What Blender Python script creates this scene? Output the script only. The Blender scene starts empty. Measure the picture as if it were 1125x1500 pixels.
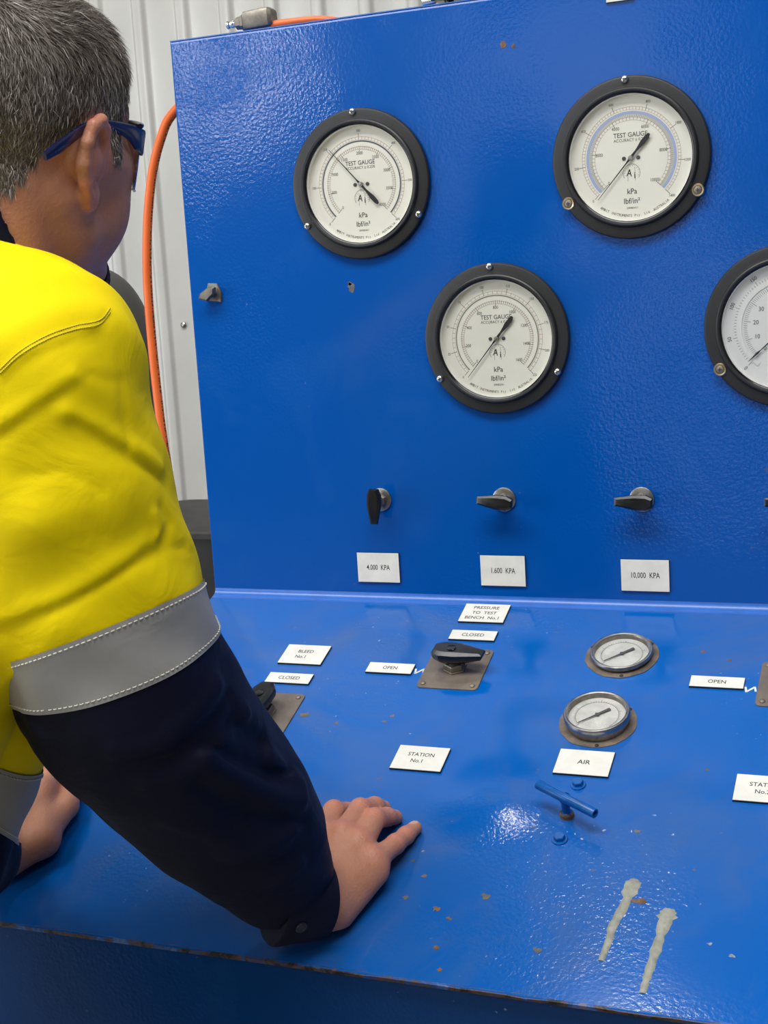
import bpy, math, random
import numpy as np
from mathutils import Vector, Matrix

random.seed(7); rng = np.random.default_rng(7)
SC = bpy.context.scene
COL = SC.collection

# ------------------------------------------------------------------ frame of the bench
# bench frame in mm: X right along the panel, V up, N out of the panel (towards the viewer);
# the crease between upright panel and sloping desk is V = 0, N = 0, at Z0 above the floor
Z0 = 1100.0
DESK_A = 0.35383                                  # desk slope
DD = np.array([0, -math.sin(DESK_A), math.cos(DESK_A)])   # down the desk
DN = np.array([0, math.cos(DESK_A), math.sin(DESK_A)])    # desk normal
def W(p):                                         # bench mm -> world metres
    p = np.atleast_2d(np.asarray(p, float))
    return np.c_[p[:, 0], -p[:, 2], p[:, 1] + Z0] / 1000.0
def Wd(d): return np.array([d[0], -d[2], d[1]])

# ------------------------------------------------------------------ camera
CR = np.array([[0.9268484, -0.0604523, -0.3705368], [0.0055654, -0.9846305, 0.1745617], [-0.3753945, -0.1638544, -0.9122668]])
CC = np.array([954.35, 417.55, 1678.19]); CF = 2044.72
cam = bpy.data.cameras.new('camera'); camo = bpy.data.objects.new('camera', cam); COL.objects.link(camo)
r_, u_, b_ = Wd(CR[0]), Wd(-CR[1]), Wd(-CR[2])
l_ = W(CC)[0]
camo.matrix_world = Matrix(((r_[0], u_[0], b_[0], l_[0]), (r_[1], u_[1], b_[1], l_[1]), (r_[2], u_[2], b_[2], l_[2]), (0, 0, 0, 1)))
cam.sensor_fit = 'HORIZONTAL'; cam.sensor_width = 36; cam.lens = CF / 1125 * 36
cam.clip_start = 0.05; cam.clip_end = 100
SC.camera = camo

# ------------------------------------------------------------------ world, lights, exposure
SC.view_settings.view_transform = 'Standard'; SC.view_settings.look = 'None'
SC.view_settings.gamma = 1; SC.view_settings.use_curve_mapping = False
SC.view_settings.exposure = 0.0
world = bpy.data.worlds.new('daylight'); SC.world = world; world.use_nodes = True
wbg = world.node_tree.nodes['Background']; wbg.inputs[0].default_value = (0.86, 0.93, 1.0, 1); wbg.inputs[1].default_value = 1.2

CEIL = 4.6; RX0, RX1, RYB, RYF = -4.6, 5.4, 0.9, -7.0        # the shed, world metres
def area(name, loc, rot, sx, sy, energy, color=(1, 1, 1)):
    d = bpy.data.lights.new(name, 'AREA'); d.shape = 'RECTANGLE'; d.size = sx; d.size_y = sy
    d.energy = energy; d.color = color
    o = bpy.data.objects.new(name, d); COL.objects.link(o); o.location = loc; o.rotation_euler = rot
    return o
# roof skylights (x0,x1,y0,y1) with daylight coming through
SKY = [(-2.6, 2.4, -2.7, -1.3), (-2.6, 2.4, -5.6, -4.4)]
area('skylight_near', (-0.1, -2.0, CEIL + 0.03), (0, 0, 0), 5.0, 1.4, 245, (1.0, 0.99, 0.96))
area('skylight_far', (-0.1, -5.0, CEIL + 0.03), (0, 0, 0), 5.0, 1.2, 45, (1.0, 0.99, 0.96))
# openings in the wall behind the camera: (x0, x1, z0, z1)
OPEN = [(-4.1, -3.25, 2.7, 3.45), (-2.05, -0.45, 1.75, 3.3), (-0.85, 0.35, 0.35, 1.35)]
for i, (x0, x1, z0, z1) in enumerate(OPEN):
    area('daylight_opening', ((x0 + x1) / 2, RYF - 0.06, (z0 + z1) / 2), (math.pi / 2, 0, 0), x1 - x0, z1 - z0, (48, 6, 4)[i], (0.93, 0.97, 1.0))

# the big doorway in the left wall: (y0, y1, z0, z1)
DOOR = (-4.6, -1.6, 0.0, 3.2)
area('daylight_door', (RX0 - 0.06, (DOOR[0] + DOOR[1]) / 2, DOOR[3] / 2), (math.pi / 2, 0, -math.pi / 2), 3.0, 3.2, 105, (0.95, 0.98, 1.0))

# ------------------------------------------------------------------ materials
def new_mat(name):
    m = bpy.data.materials.new(name); m.use_nodes = True
    nt = m.node_tree; return m, nt, nt.nodes['Principled BSDF']
def N(nt, typ, **kw):
    n = nt.nodes.new(typ)
    for k, v in kw.items():
        if k in n.inputs: n.inputs[k].default_value = v
        else: setattr(n, k, v)
    return n
def ramp(nt, stops):
    n = nt.nodes.new('ShaderNodeValToRGB'); e = n.color_ramp.elements
    while len(e) > len(stops): e.remove(e[-1])
    while len(e) < len(stops): e.new(0.5)
    for el, (p, c) in zip(e, stops): el.position = p; el.color = (*c, 1) if len(c) == 3 else c
    return n
def coords(nt, kind='Object', scale=(1, 1, 1)):
    tc = nt.nodes.new('ShaderNodeTexCoord'); mp = nt.nodes.new('ShaderNodeMapping'); mp.inputs['Scale'].default_value = scale
    nt.links.new(tc.outputs[kind], mp.inputs['Vector']); return mp.outputs[0]
def geo_pos(nt):
    g = nt.nodes.new('ShaderNodeNewGeometry'); return g.outputs['Position']
def mixc(nt, fac, a, b):
    m = nt.nodes.new('ShaderNodeMix'); m.data_type = 'RGBA'
    if hasattr(fac, 'links'): nt.links.new(fac, m.inputs[0])
    else: m.inputs[0].default_value = fac
    for s, v in ((6, a), (7, b)):
        if hasattr(v, 'links'): nt.links.new(v, m.inputs[s])
        else: m.inputs[s].default_value = (*v, 1)
    return m.outputs[2]
def math_(nt, op, a, b=None):
    m = nt.nodes.new('ShaderNodeMath'); m.operation = op
    for s, v in ((0, a), (1, b)):
        if v is None: continue
        if hasattr(v, 'links'): nt.links.new(v, m.inputs[s])
        else: m.inputs[s].default_value = v
    return m.outputs[0]
def noise(nt, vec, scale, detail=3, rough=0.5, dist=0.0):
    n = nt.nodes.new('ShaderNodeTexNoise'); n.inputs['Scale'].default_value = scale; n.inputs['Detail'].default_value = detail
    n.inputs['Roughness'].default_value = rough; n.inputs['Distortion'].default_value = dist
    nt.links.new(vec, n.inputs['Vector']); return n.outputs['Fac']
def bump(nt, bsdf, h, strength, dist, prev=None):
    b = nt.nodes.new('ShaderNodeBump'); b.inputs['Strength'].default_value = strength; b.inputs['Distance'].default_value = dist
    nt.links.new(h, b.inputs['Height'])
    if prev is not None: nt.links.new(prev, b.inputs['Normal'])
    nt.links.new(b.outputs[0], bsdf.inputs['Normal']); return b.outputs[0]
def sphere_mask(nt, pos, c, r0, r1):              # 1 inside r0, 0 outside r1 (world metres)
    d = nt.nodes.new('ShaderNodeVectorMath'); d.operation = 'DISTANCE'; nt.links.new(pos, d.inputs[0]); d.inputs[1].default_value = c
    mr = nt.nodes.new('ShaderNodeMapRange'); mr.inputs[1].default_value = r0; mr.inputs[2].default_value = r1
    mr.inputs[3].default_value = 1; mr.inputs[4].default_value = 0; nt.links.new(d.outputs['Value'], mr.inputs[0]); return mr.outputs[0]
def simple(name, col, rough=0.5, metal=0.0, var=0.0, vscale=40, bmp=0.0, bscale=300, spec=0.5, coat=0.0):
    m, nt, b = new_mat(name); pos = geo_pos(nt)
    b.inputs['Roughness'].default_value = rough; b.inputs['Metallic'].default_value = metal
    b.inputs['Specular IOR Level'].default_value = spec; b.inputs['Coat Weight'].default_value = coat
    c2 = tuple(max(0, c * (1 - var)) for c in col)
    nz = noise(nt, pos, vscale, 4, 0.6)
    r = ramp(nt, [(0.35, c2), (0.65, col)]); nt.links.new(nz, r.inputs[0]); nt.links.new(r.outputs[0], b.inputs['Base Color'])
    if bmp: bump(nt, b, noise(nt, pos, bscale, 3), bmp, 0.001)
    return m

def paint_mat(name, base, light, chips=0.5, worn=None, rough=0.24, peel=0.35, spec=0.4, bulge=None, dirt=0.0):
    m, nt, b = new_mat(name); pos = geo_pos(nt)
    big = noise(nt, pos, 3.0, 4, 0.55)
    col = mixc(nt, big, base, light)
    # dusty smears
    sm = noise(nt, pos, 9.0, 6, 0.62, 0.6); smr = ramp(nt, [(0.55, (0, 0, 0)), (0.85, (0.16, 0.16, 0.16))]); nt.links.new(sm, smr.inputs[0])
    col = mixc(nt, smr.outputs[0], col, (0.05, 0.17, 0.42))
    if dirt:                                       # dried grey-brown grime rubbed into the paint
        dn = noise(nt, pos, 5.5, 7, 0.68, 0.9); dnr = ramp(nt, [(0.46, (0, 0, 0)), (0.72, (dirt, dirt, dirt))]); nt.links.new(dn, dnr.inputs[0])
        col = mixc(nt, dnr.outputs[0], col, (0.085, 0.12, 0.20))
    # pale specks and small rusty chips
    sp = noise(nt, pos, 150, 2, 0.5); spr = ramp(nt, [(0.735, (0, 0, 0)), (0.76, (1, 1, 1))]); nt.links.new(sp, spr.inputs[0])
    pm = noise(nt, pos, 6, 2); pmr = ramp(nt, [(0.50, (0, 0, 0)), (0.66, (1, 1, 1))]); nt.links.new(pm, pmr.inputs[0])
    speck = math_(nt, 'MULTIPLY', spr.outputs[0], pmr.outputs[0]); speck = math_(nt, 'MULTIPLY', speck, chips)
    col = mixc(nt, speck, col, (0.42, 0.5, 0.62))
    ch = noise(nt, pos, 62, 3, 0.55, 0.5); chr_ = ramp(nt, [(0.74, (0, 0, 0)), (0.755, (1, 1, 1))]); nt.links.new(ch, chr_.inputs[0])
    chip = math_(nt, 'MULTIPLY', chr_.outputs[0], chips)
    col = mixc(nt, chip, col, (0.12, 0.09, 0.08))
    rough_s = math_(nt, 'ADD', math_(nt, 'MULTIPLY', big, 0.10), rough - 0.05)
    rough_s = math_(nt, 'ADD', rough_s, math_(nt, 'MULTIPLY', chip, 0.4))
    nt.links.new(col, b.inputs['Base Color']); nt.links.new(rough_s, b.inputs['Roughness'])
    b.inputs['Specular IOR Level'].default_value = spec
    pl = noise(nt, pos, 240, 2, 0.5)
    wv = noise(nt, pos, 16, 2, 0.5)
    nb = bump(nt, b, wv, 0.06, 0.004)
    if bulge:                                      # the sheet metal is slightly oil-canned here
        mk = sphere_mask(nt, pos, tuple(W(bulge[0])[0]), 0.0, bulge[1]); mk.node.interpolation_type = 'SMOOTHERSTEP'
        nb = bump(nt, b, mk, 1.0, bulge[2], nb)
    st = peel
    bp = nt.nodes.new('ShaderNodeBump'); bp.inputs['Distance'].default_value = 0.0013
    nt.links.new(pl, bp.inputs['Height']); nt.links.new(nb, bp.inputs['Normal']); nt.links.new(bp.outputs[0], b.inputs['Normal'])
    amt = math_(nt, 'MULTIPLY', pmr.outputs[0], 0.25); amt = math_(nt, 'ADD', amt, st)
    for c, r0, r1, k in (worn or []):
        amt = math_(nt, 'ADD', amt, math_(nt, 'MULTIPLY', sphere_mask(nt, pos, tuple(W(c)[0]), r0, r1), k))
    nt.links.new(amt, bp.inputs['Strength'])
    return m

def on_desk(x, d, h=0): return np.array([x, 0, 0]) + d * DD + h * DN
M = {}
M['panel_blue'] = paint_mat('panel_blue', (0.0, 0.070, 0.34), (0.0, 0.080, 0.37), 0.25,
    [((50, 700, 0), 0.05, 0.20, 0.22), ((720, 240, 0), 0.08, 0.22, 0.5)], 0.13, 0.08, 0.32)
M['desk_blue'] = paint_mat('desk_blue', (0.0, 0.088, 0.38), (0.0, 0.105, 0.43), 0.9,
    [(on_desk(535, 398), 0.02, 0.10, 0.16)], 0.14, 0.035, 0.32, (on_desk(510, 363), 0.09, 0.0066), 0.42)
M['apron_blue'] = paint_mat('apron_blue', (0.0, 0.036, 0.15), (0.0, 0.044, 0.18), 0.7, None, 0.3, 0.2, 0.2)  # darker than the desk paint: the apron's shade put into its colour
M['rim_blue'] = simple('rim_blue', (0.03, 0.14, 0.52), 0.3, 0, 0.15)
M['bolt_blue'] = simple('bolt_blue', (0.0, 0.11, 0.42), 0.32, 0, 0.35, 90)
M['black_satin'] = simple('black_satin', (0.018, 0.018, 0.02), 0.42, 0, 0.2, 30, 0.08, 500)
M['black_gloss'] = simple('black_gloss', (0.008, 0.008, 0.009), 0.16, 0, 0.2)
M['handle_black'] = simple('handle_black', (0.009, 0.009, 0.010), 0.3, 0, 0.3, 60, 0.15, 160)
M['dial_cream'] = simple('dial_cream', (0.97, 0.95, 0.85), 0.5, 0, 0.05, 18)
M['dial_white'] = simple('dial_white', (0.97, 0.97, 0.96), 0.5, 0, 0.04, 18)
M['dial_dusty'] = simple('dial_dusty', (0.62, 0.62, 0.60), 0.6, 0, 0.25, 60)
M['print_black'] = simple('print_black', (0.02, 0.02, 0.022), 0.6)
M['print_grey'] = simple('print_grey', (0.07, 0.072, 0.075), 0.6)
M['print_red'] = simple('print_red', (0.42, 0.20, 0.17), 0.6)
M['ring_dark'] = simple('ring_dark', (0.10, 0.12, 0.15), 0.35)
M['ring_lilac'] = simple('ring_lilac', (0.40, 0.48, 0.74), 0.4)
M['ring_olive'] = simple('ring_olive', (0.25, 0.27, 0.19), 0.4)
M['ring_white'] = simple('ring_white', (0.95, 0.95, 0.93), 0.3)
M['chrome'] = simple('chrome', (0.80, 0.79, 0.76), 0.22, 1.0, 0.15)
M['steel'] = simple('steel', (0.45, 0.43, 0.40), 0.35, 1.0, 0.3, 120)
M['dull_steel'] = simple('dull_steel', (0.30, 0.27, 0.23), 0.5, 0.85, 0.4, 70, 0.2, 250)
M['plate_brown'] = simple('plate_brown', (0.23, 0.19, 0.155), 0.55, 0.5, 0.35, 35, 0.15, 300)
M['rust'] = simple('rust', (0.22, 0.13, 0.08), 0.8, 0.1, 0.6, 90, 0.4, 220)
M['rusty_grime'] = simple('rusty_grime', (0.20, 0.155, 0.12), 0.7, 0.1, 0.55, 45, 0.3, 220)
M['grime'] = simple('grime', (0.16, 0.145, 0.13), 0.7, 0.1, 0.5, 60, 0.3, 220)
M['label_white'] = simple('label_white', (0.76, 0.74, 0.67), 0.42, 0, 0.10, 45)
M['label_black'] = simple('label_black', (0.012, 0.012, 0.013), 0.5)
M['paint_white'] = simple('paint_white', (0.75, 0.78, 0.74), 0.6, 0, 0.3, 200)
M['scuff_pale'] = simple('scuff_pale', (0.30, 0.36, 0.45), 0.6, 0, 0.5, 300)
M['glue'] = simple('glue', (0.36, 0.36, 0.30), 0.5, 0, 0.35, 110, 0.3, 250)
M['brass'] = simple('brass', (0.75, 0.58, 0.36), 0.28, 1.0, 0.2)
M['wall_metal'] = simple('wall_metal', (0.51, 0.50, 0.47), 0.2, 0.0, 0.10, 5, 0.03, 60)
M['wall_plain'] = simple('wall_plain', (0.16, 0.16, 0.155), 0.6, 0.0, 0.1, 4)
M['roof'] = simple('roof', (0.30, 0.30, 0.30), 0.5, 0.0, 0.1, 4)
M['concrete'] = simple('concrete', (0.26, 0.255, 0.245), 0.75, 0.0, 0.3, 6, 0.2, 120)
M['dark_grey'] = simple('dark_grey', (0.050, 0.048, 0.044), 0.55, 0.0, 0.2, 12)
M['black_plastic'] = simple('black_plastic', (0.016, 0.015, 0.014), 0.45, 0.0, 0.4, 20)
M['rim_lit_tone'] = simple('rim_lit_tone', (0.035, 0.032, 0.03), 0.6, 0.0, 0.4, 30)  # lit rim of the bin put into the colour, paler than its tub
M['trouser_navy'] = simple('trouser_navy', (0.010, 0.012, 0.030), 0.85, 0, 0.2, 20)
M['boot_brown'] = simple('boot_brown', (0.10, 0.06, 0.03), 0.6, 0, 0.3, 20)
M['glasses_navy'] = simple('glasses_navy', (0.008, 0.010, 0.060), 0.22, 0, 0.1)
M['lens_rim'] = simple('lens_rim', (0.5, 0.55, 0.6), 0.15)
M['eye_white'] = simple('eye_white', (0.75, 0.72, 0.68), 0.2)

def glass(name, tint=(1, 1, 1), rough=0.0, ior=1.45):
    m, nt, b = new_mat(name); b.inputs['Base Color'].default_value = (*tint, 1); b.inputs['Roughness'].default_value = rough
    b.inputs['IOR'].default_value = ior; b.inputs['Transmission Weight'].default_value = 1.0
    # thin sheets: let light through without refraction noise
    tr = nt.nodes.new('ShaderNodeBsdfTransparent'); tr.inputs[0].default_value = (*tint, 1)
    gl = nt.nodes.new('ShaderNodeBsdfGlossy'); gl.inputs['Roughness'].default_value = max(rough, 0.02)
    fr = nt.nodes.new('ShaderNodeFresnel'); fr.inputs[0].default_value = ior
    mx = nt.nodes.new('ShaderNodeMixShader'); nt.links.new(fr.outputs[0], mx.inputs[0]); nt.links.new(tr.outputs[0], mx.inputs[1]); nt.links.new(gl.outputs[0], mx.inputs[2])
    nt.links.new(mx.outputs[0], nt.nodes['Material Output'].inputs[0]); return m
M['glass'] = glass('glass', (1, 1, 1), 0.03, 1.16)
M['glass_dusty'] = glass('glass_dusty', (0.93, 0.93, 0.92), 0.2, 1.3)
M['lens'] = glass('lens', (0.93, 0.95, 0.97), 0.02, 1.5)
M['skylight'] = glass('skylight', (0.95, 0.96, 0.95), 0.1, 1.4)

def cloth_mat(name, col, col2, rough=0.85, sheen=0.2, wscale=1400, bs=0.12, spec=0.16):
    m, nt, b = new_mat(name); pos = geo_pos(nt)
    nz = noise(nt, pos, 14, 5, 0.6); nt.links.new(mixc(nt, nz, col2, col), b.inputs['Base Color'])
    b.inputs['Roughness'].default_value = rough; b.inputs['Sheen Weight'].default_value = sheen; b.inputs['Specular IOR Level'].default_value = spec
    h = math_(nt, 'ADD', noise(nt, pos, wscale, 1), math_(nt, 'MULTIPLY', noise(nt, pos, 70, 4, 0.6), 1.2))
    nb = bump(nt, b, h, bs, 0.0012)
    bump(nt, b, noise(nt, pos, 16, 3, 0.5, 1.2), 0.35, 0.006, nb); return m
M['hivis'] = cloth_mat('hivis', (0.90, 0.70, 0.0), (0.84, 0.63, 0.0), 0.8, 0.0)
M['navy'] = cloth_mat('navy', (0.0028, 0.0036, 0.020), (0.0018, 0.0024, 0.014), 0.62, 0.0, spec=0.2)
M['tape'] = cloth_mat('tape', (0.40, 0.385, 0.37), (0.34, 0.33, 0.315), 0.45, 0.0, 2000, 0.10)
M['stitch'] = simple('stitch', (0.62, 0.60, 0.50), 0.8)
M['stitch_yellow'] = simple('stitch_yellow', (0.55, 0.47, 0.02), 0.8)
M['button_navy'] = simple('button_navy', (0.012, 0.014, 0.03), 0.3)

def skin_mat():
    m, nt, b = new_mat('skin'); pos = geo_pos(nt)
    at = nt.nodes.new('ShaderNodeAttribute'); at.attribute_name = 'hairmask'
    rd = nt.nodes.new('ShaderNodeAttribute'); rd.attribute_name = 'red'
    nl = nt.nodes.new('ShaderNodeAttribute'); nl.attribute_name = 'nail'
    nz = noise(nt, pos, 55, 5, 0.65)
    c = mixc(nt, nz, (0.42, 0.170, 0.098), (0.56, 0.262, 0.165))
    c = mixc(nt, math_(nt, 'MULTIPLY', rd.outputs['Fac'], 0.85), c, (0.62, 0.22, 0.15))
    c = mixc(nt, math_(nt, 'MULTIPLY', nl.outputs['Fac'], 0.75), c, (0.62, 0.40, 0.30))
    hz = noise(nt, pos, 420, 3, 0.6); hr = ramp(nt, [(0.35, (0.06, 0.045, 0.036)), (0.62, (0.16, 0.125, 0.10))]); nt.links.new(hz, hr.inputs[0])
    c = mixc(nt, at.outputs['Fac'], c, hr.outputs[0])
    nt.links.new(c, b.inputs['Base Color']); b.inputs['Roughness'].default_value = 0.48
    b.inputs['Subsurface Weight'].default_value = 0.08; b.inputs['Subsurface Radius'].default_value = (0.01, 0.004, 0.002); b.inputs['Subsurface Scale'].default_value = 0.5
    vo = nt.nodes.new('ShaderNodeTexVoronoi'); vo.inputs['Scale'].default_value = 420; nt.links.new(pos, vo.inputs['Vector'])
    h = math_(nt, 'ADD', math_(nt, 'MULTIPLY', vo.outputs['Distance'], 0.5), noise(nt, pos, 180, 4, 0.6, 0.3))
    bump(nt, b, h, 0.4, 0.0012); return m
M['skin'] = skin_mat()
def hair_mat():
    m, nt, b = new_mat('hair'); at = nt.nodes.new('ShaderNodeAttribute'); at.attribute_name = 'shade'
    r = ramp(nt, [(0.0, (0.05, 0.036, 0.028)), (0.45, (0.16, 0.125, 0.10)), (0.75, (0.34, 0.29, 0.25)), (1.0, (0.72, 0.67, 0.62))])
    nt.links.new(at.outputs['Fac'], r.inputs[0]); nt.links.new(r.outputs[0], b.inputs['Base Color']); b.inputs['Roughness'].default_value = 0.45
    return m
M['hair'] = hair_mat()
def hose_mat():
    m, nt, b = new_mat('hose_orange'); uv = nt.nodes.new('ShaderNodeUVMap'); sp = nt.nodes.new('ShaderNodeSeparateXYZ'); nt.links.new(uv.outputs[0], sp.inputs[0])
    # printed dashes along one side: u = mm along the hose, v = turn 0..1
    cb = nt.nodes.new('ShaderNodeCombineXYZ'); nt.links.new(math_(nt, 'MULTIPLY', sp.outputs[0], 0.33), cb.inputs[0]); nt.links.new(math_(nt, 'MULTIPLY', sp.outputs[1], 6.0), cb.inputs[1])
    nz = noise(nt, cb.outputs[0], 1.0, 3, 0.6); th = math_(nt, 'GREATER_THAN', nz, 0.50)
    band = math_(nt, 'LESS_THAN', math_(nt, 'ABSOLUTE', math_(nt, 'SUBTRACT', sp.outputs[1], 0.5)), 0.055)
    pos = geo_pos(nt); base = mixc(nt, noise(nt, pos, 30, 3), (0.72, 0.12, 0.02), (0.85, 0.17, 0.035))
    nt.links.new(mixc(nt, math_(nt, 'MULTIPLY', th, band), base, (0.05, 0.015, 0.01)), b.inputs['Base Color']); b.inputs['Roughness'].default_value = 0.4; return m
M['hose_orange'] = hose_mat()
def edge_mat():
    m, nt, b = new_mat('worn_gap_edge'); pos = geo_pos(nt); nz = noise(nt, pos, 26, 6, 0.7, 0.8)
    r = ramp(nt, [(0.42, (0.006, 0.006, 0.008)), (0.49, (0.10, 0.055, 0.035)), (0.53, (0.01, 0.05, 0.20)), (0.60, (0.05, 0.14, 0.38)), (0.68, (0.22, 0.14, 0.10))])  # black share paints the shadowed gap under the edge, brown is rust
    nt.links.new(nz, r.inputs[0]); nt.links.new(r.outputs[0], b.inputs['Base Color']); b.inputs['Roughness'].default_value = 0.6
    bump(nt, b, nz, 0.5, 0.002); return m
M['worn_gap_edge'] = edge_mat()

# ------------------------------------------------------------------ mesh helpers
def mesh_from(name, verts, faces, mat=None, smooth=None, uvs=None):
    me = bpy.data.meshes.new(name)
    me.from_pydata(np.asarray(verts, float).tolist(), [], faces.tolist() if hasattr(faces, 'tolist') else faces)
    me.update()
    if mat: me.materials.append(M[mat])
    if smooth is not None:
        me.polygons.foreach_set('use_smooth', [True] * len(me.polygons))
        if smooth < 179: me.set_sharp_from_angle(angle=math.radians(smooth))
    return me
def obj(name, me, parent=None, loc=None):
    o = bpy.data.objects.new(name, me); COL.objects.link(o)
    if parent is not None: o.parent = parent
    if loc is not None: o.location = loc
    return o
def tag(o, label=None, cat=None, group=None, kind=None):
    for k, v in (('label', label), ('category', cat), ('group', group), ('kind', kind)):
        if v: o[k] = v
    return o
def thing(name, loc, label, cat, group=None):
    o = bpy.data.objects.new(name, None); COL.objects.link(o); o.location = loc; o.empty_display_size = 0.05
    return tag(o, label, cat, group)
class Fr:                                          # local frame (mm): u right, v up, n out -> world
    def __init__(s, o, eu, ev, en): s.o = np.asarray(o, float); s.B = np.array([eu, ev, en], float)
    def __call__(s, p, rel=None):
        w = W(s.o + np.asarray(p, float) @ s.B)
        return w if rel is None else w - np.asarray(rel)
def panel_fr(x, v): return Fr((x, v, 0), (1, 0, 0), (0, 1, 0), (0, 0, 1))
def desk_fr(x, d, rot=0.0):
    c, s = math.cos(rot), math.sin(rot); eu, ev = np.array([1, 0, 0]), -DD
    return Fr(on_desk(x, d), c * eu + s * ev, -s * eu + c * ev, DN)
class MB:
    def __init__(s): s.v = []; s.f = []
    def add(s, v, f):
        o = len(s.v); s.v += [tuple(map(float, q)) for q in v]; s.f += [[i + o for i in q] for q in f]; return s
    def box(s, x0, x1, y0, y1, z0, z1):
        v = [(x, y, z) for z in (z0, z1) for y in (y0, y1) for x in (x0, x1)]
        return s.add(v, [[0, 2, 3, 1], [4, 5, 7, 6], [0, 1, 5, 4], [2, 6, 7, 3], [0, 4, 6, 2], [1, 3, 7, 5]])
    def loft(s, rings, cap0=True, cap1=True, closed=True):
        n = len(rings[0]); o = len(s.v)
        for r in rings: s.v += [tuple(map(float, q)) for q in r]
        for k in range(len(rings) - 1):
            for i in range(n if closed else n - 1):
                j = (i + 1) % n
                s.f.append([o + k * n + i, o + k * n + j, o + (k + 1) * n + j, o + (k + 1) * n + i])
        if cap0: s.f.append([o + i for i in reversed(range(n))])
        if cap1: s.f.append([o + (len(rings) - 1) * n + i for i in range(n)])
        return s
    def lathe(s, prof, c=(0, 0, 0), seg=48, cap0=False, cap1=False, squash=1.0):   # prof: (r, z)
        return s.loft([[(c[0] + r * math.cos(t), c[1] + r * math.sin(t) * squash, c[2] + z) for t in np.linspace(0, 2 * math.pi, seg, endpoint=False)] for r, z in prof], cap0, cap1)
    def prism(s, poly, z0, z1, b=0.0, c=(0, 0)):
        poly = np.asarray(poly, float); ce = poly.mean(0)
        def inset(k):
            d = poly - ce; L = np.linalg.norm(d, axis=1, keepdims=True); return ce + d * (1 - k / L)
        rings = [[(x + c[0], y + c[1], z0) for x, y in poly], [(x + c[0], y + c[1], z1 - b) for x, y in poly]]
        if b: rings.append([(x + c[0], y + c[1], z1) for x, y in inset(b)])
        return s.loft(rings)
    def tube(s, path, r, seg=12, caps=True, up=(0.13, 0.2, 1)):
        path = np.asarray(path, float); n = len(path); r = np.broadcast_to(np.asarray(r, float), (n,))
        t = np.gradient(path, axis=0); t /= np.linalg.norm(t, axis=1, keepdims=True)
        a = np.cross(t[0], up); a /= np.linalg.norm(a); rings = []
        for k in range(n):
            a = a - (a @ t[k]) * t[k]; a /= np.linalg.norm(a); b = np.cross(t[k], a)
            rings.append([path[k] + r[k] * (math.cos(q) * a + math.sin(q) * b) for q in np.linspace(0, 2 * math.pi, seg, endpoint=False)])
        return s.loft(rings, caps, caps)
    def build(s, name, mat, parent, fr=None, rel=None, smooth=35):
        v = np.array(s.v)
        if fr is not None: v = fr(v)
        if rel is not None: v = v - np.asarray(rel)
        return obj(name, mesh_from(name, v, s.f, mat, smooth), parent)
def rrect(w, h, r, n=4):
    pts = []
    for cx, cy, a0 in ((w / 2 - r, h / 2 - r, 0), (-w / 2 + r, h / 2 - r, 90), (-w / 2 + r, -h / 2 + r, 180), (w / 2 - r, -h / 2 + r, 270)):
        for k in range(n + 1):
            a = math.radians(a0 + 90 * k / n); pts.append((cx + r * math.cos(a), cy + r * math.sin(a)))
    return pts
def hexagon(r, rot=0): return [(r * math.cos(rot + k * math.pi / 3), r * math.sin(rot + k * math.pi / 3)) for k in range(6)]
def spline(pts, n):
    P = np.asarray(pts, float); P = np.vstack([2 * P[0] - P[1], P, 2 * P[-1] - P[-2]]); out = []
    m = len(P) - 3
    for t in np.linspace(0, m - 1e-6, n):
        i = int(t); f = t - i; a, b, c, d = P[i:i + 4]
        out.append(0.5 * ((2 * b) + (-a + c) * f + (2 * a - 5 * b + 4 * c - d) * f * f + (-a + 3 * b - 3 * c + d) * f ** 3))
    return np.array(out)

# flat print: text outlines as 2-D meshes in mm, centred
_txt = {}
def text2d(s, size, xs=1.0, bold=0.0):
    key = (s, bold)
    if key not in _txt:
        cu = bpy.data.curves.new('t', 'FONT'); cu.body = s; cu.size = 1; cu.align_x = 'CENTER'; cu.align_y = 'CENTER'; cu.resolution_u = 3; cu.offset = bold
        o = bpy.data.objects.new('t', cu); COL.objects.link(o); dg = bpy.context.evaluated_depsgraph_get(); dg.update()
        me = bpy.data.meshes.new_from_object(o.evaluated_get(dg))
        v = np.array([q.co[:] for q in me.vertices]) if len(me.vertices) else np.zeros((0, 3))
        _txt[key] = (v[:, :2], [list(p.vertices) for p in me.polygons])
        bpy.data.objects.remove(o); bpy.data.curves.remove(cu); bpy.data.meshes.remove(me)
    v, f = _txt[key]; return v * [size * xs, size], f
def put_text(mb, s, size, x, y, z, xs=1.0, rot=0.0, bold=0.0):
    v, f = text2d(s, size, xs, bold); c, q = math.cos(rot), math.sin(rot)
    mb.add([(x + c * a - q * b, y + q * a + c * b, z) for a, b in v], f)
def arc_text(mb, s, size, r, a0, a1, z, xs=1.0):   # along the bottom of a circle, left to right
    n = len(s)
    for k, ch in enumerate(s):
        if ch == ' ': continue
        a = a0 + (a1 - a0) * k / (n - 1); put_text(mb, ch, size, r * math.cos(a), r * math.sin(a), z, xs, a + math.pi / 2)
def ring(mb, r0, r1, z, a0=0, a1=2 * math.pi, seg=90):
    t = np.linspace(a0, a1, seg + 1)
    v = [(r0 * math.cos(a), r0 * math.sin(a), z) for a in t] + [(r1 * math.cos(a), r1 * math.sin(a), z) for a in t]
    mb.add(v, [[i, i + 1, seg + 2 + i, seg + 1 + i] if r0 > r1 else [i, seg + 1 + i, seg + 2 + i, i + 1] for i in range(seg)])
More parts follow.
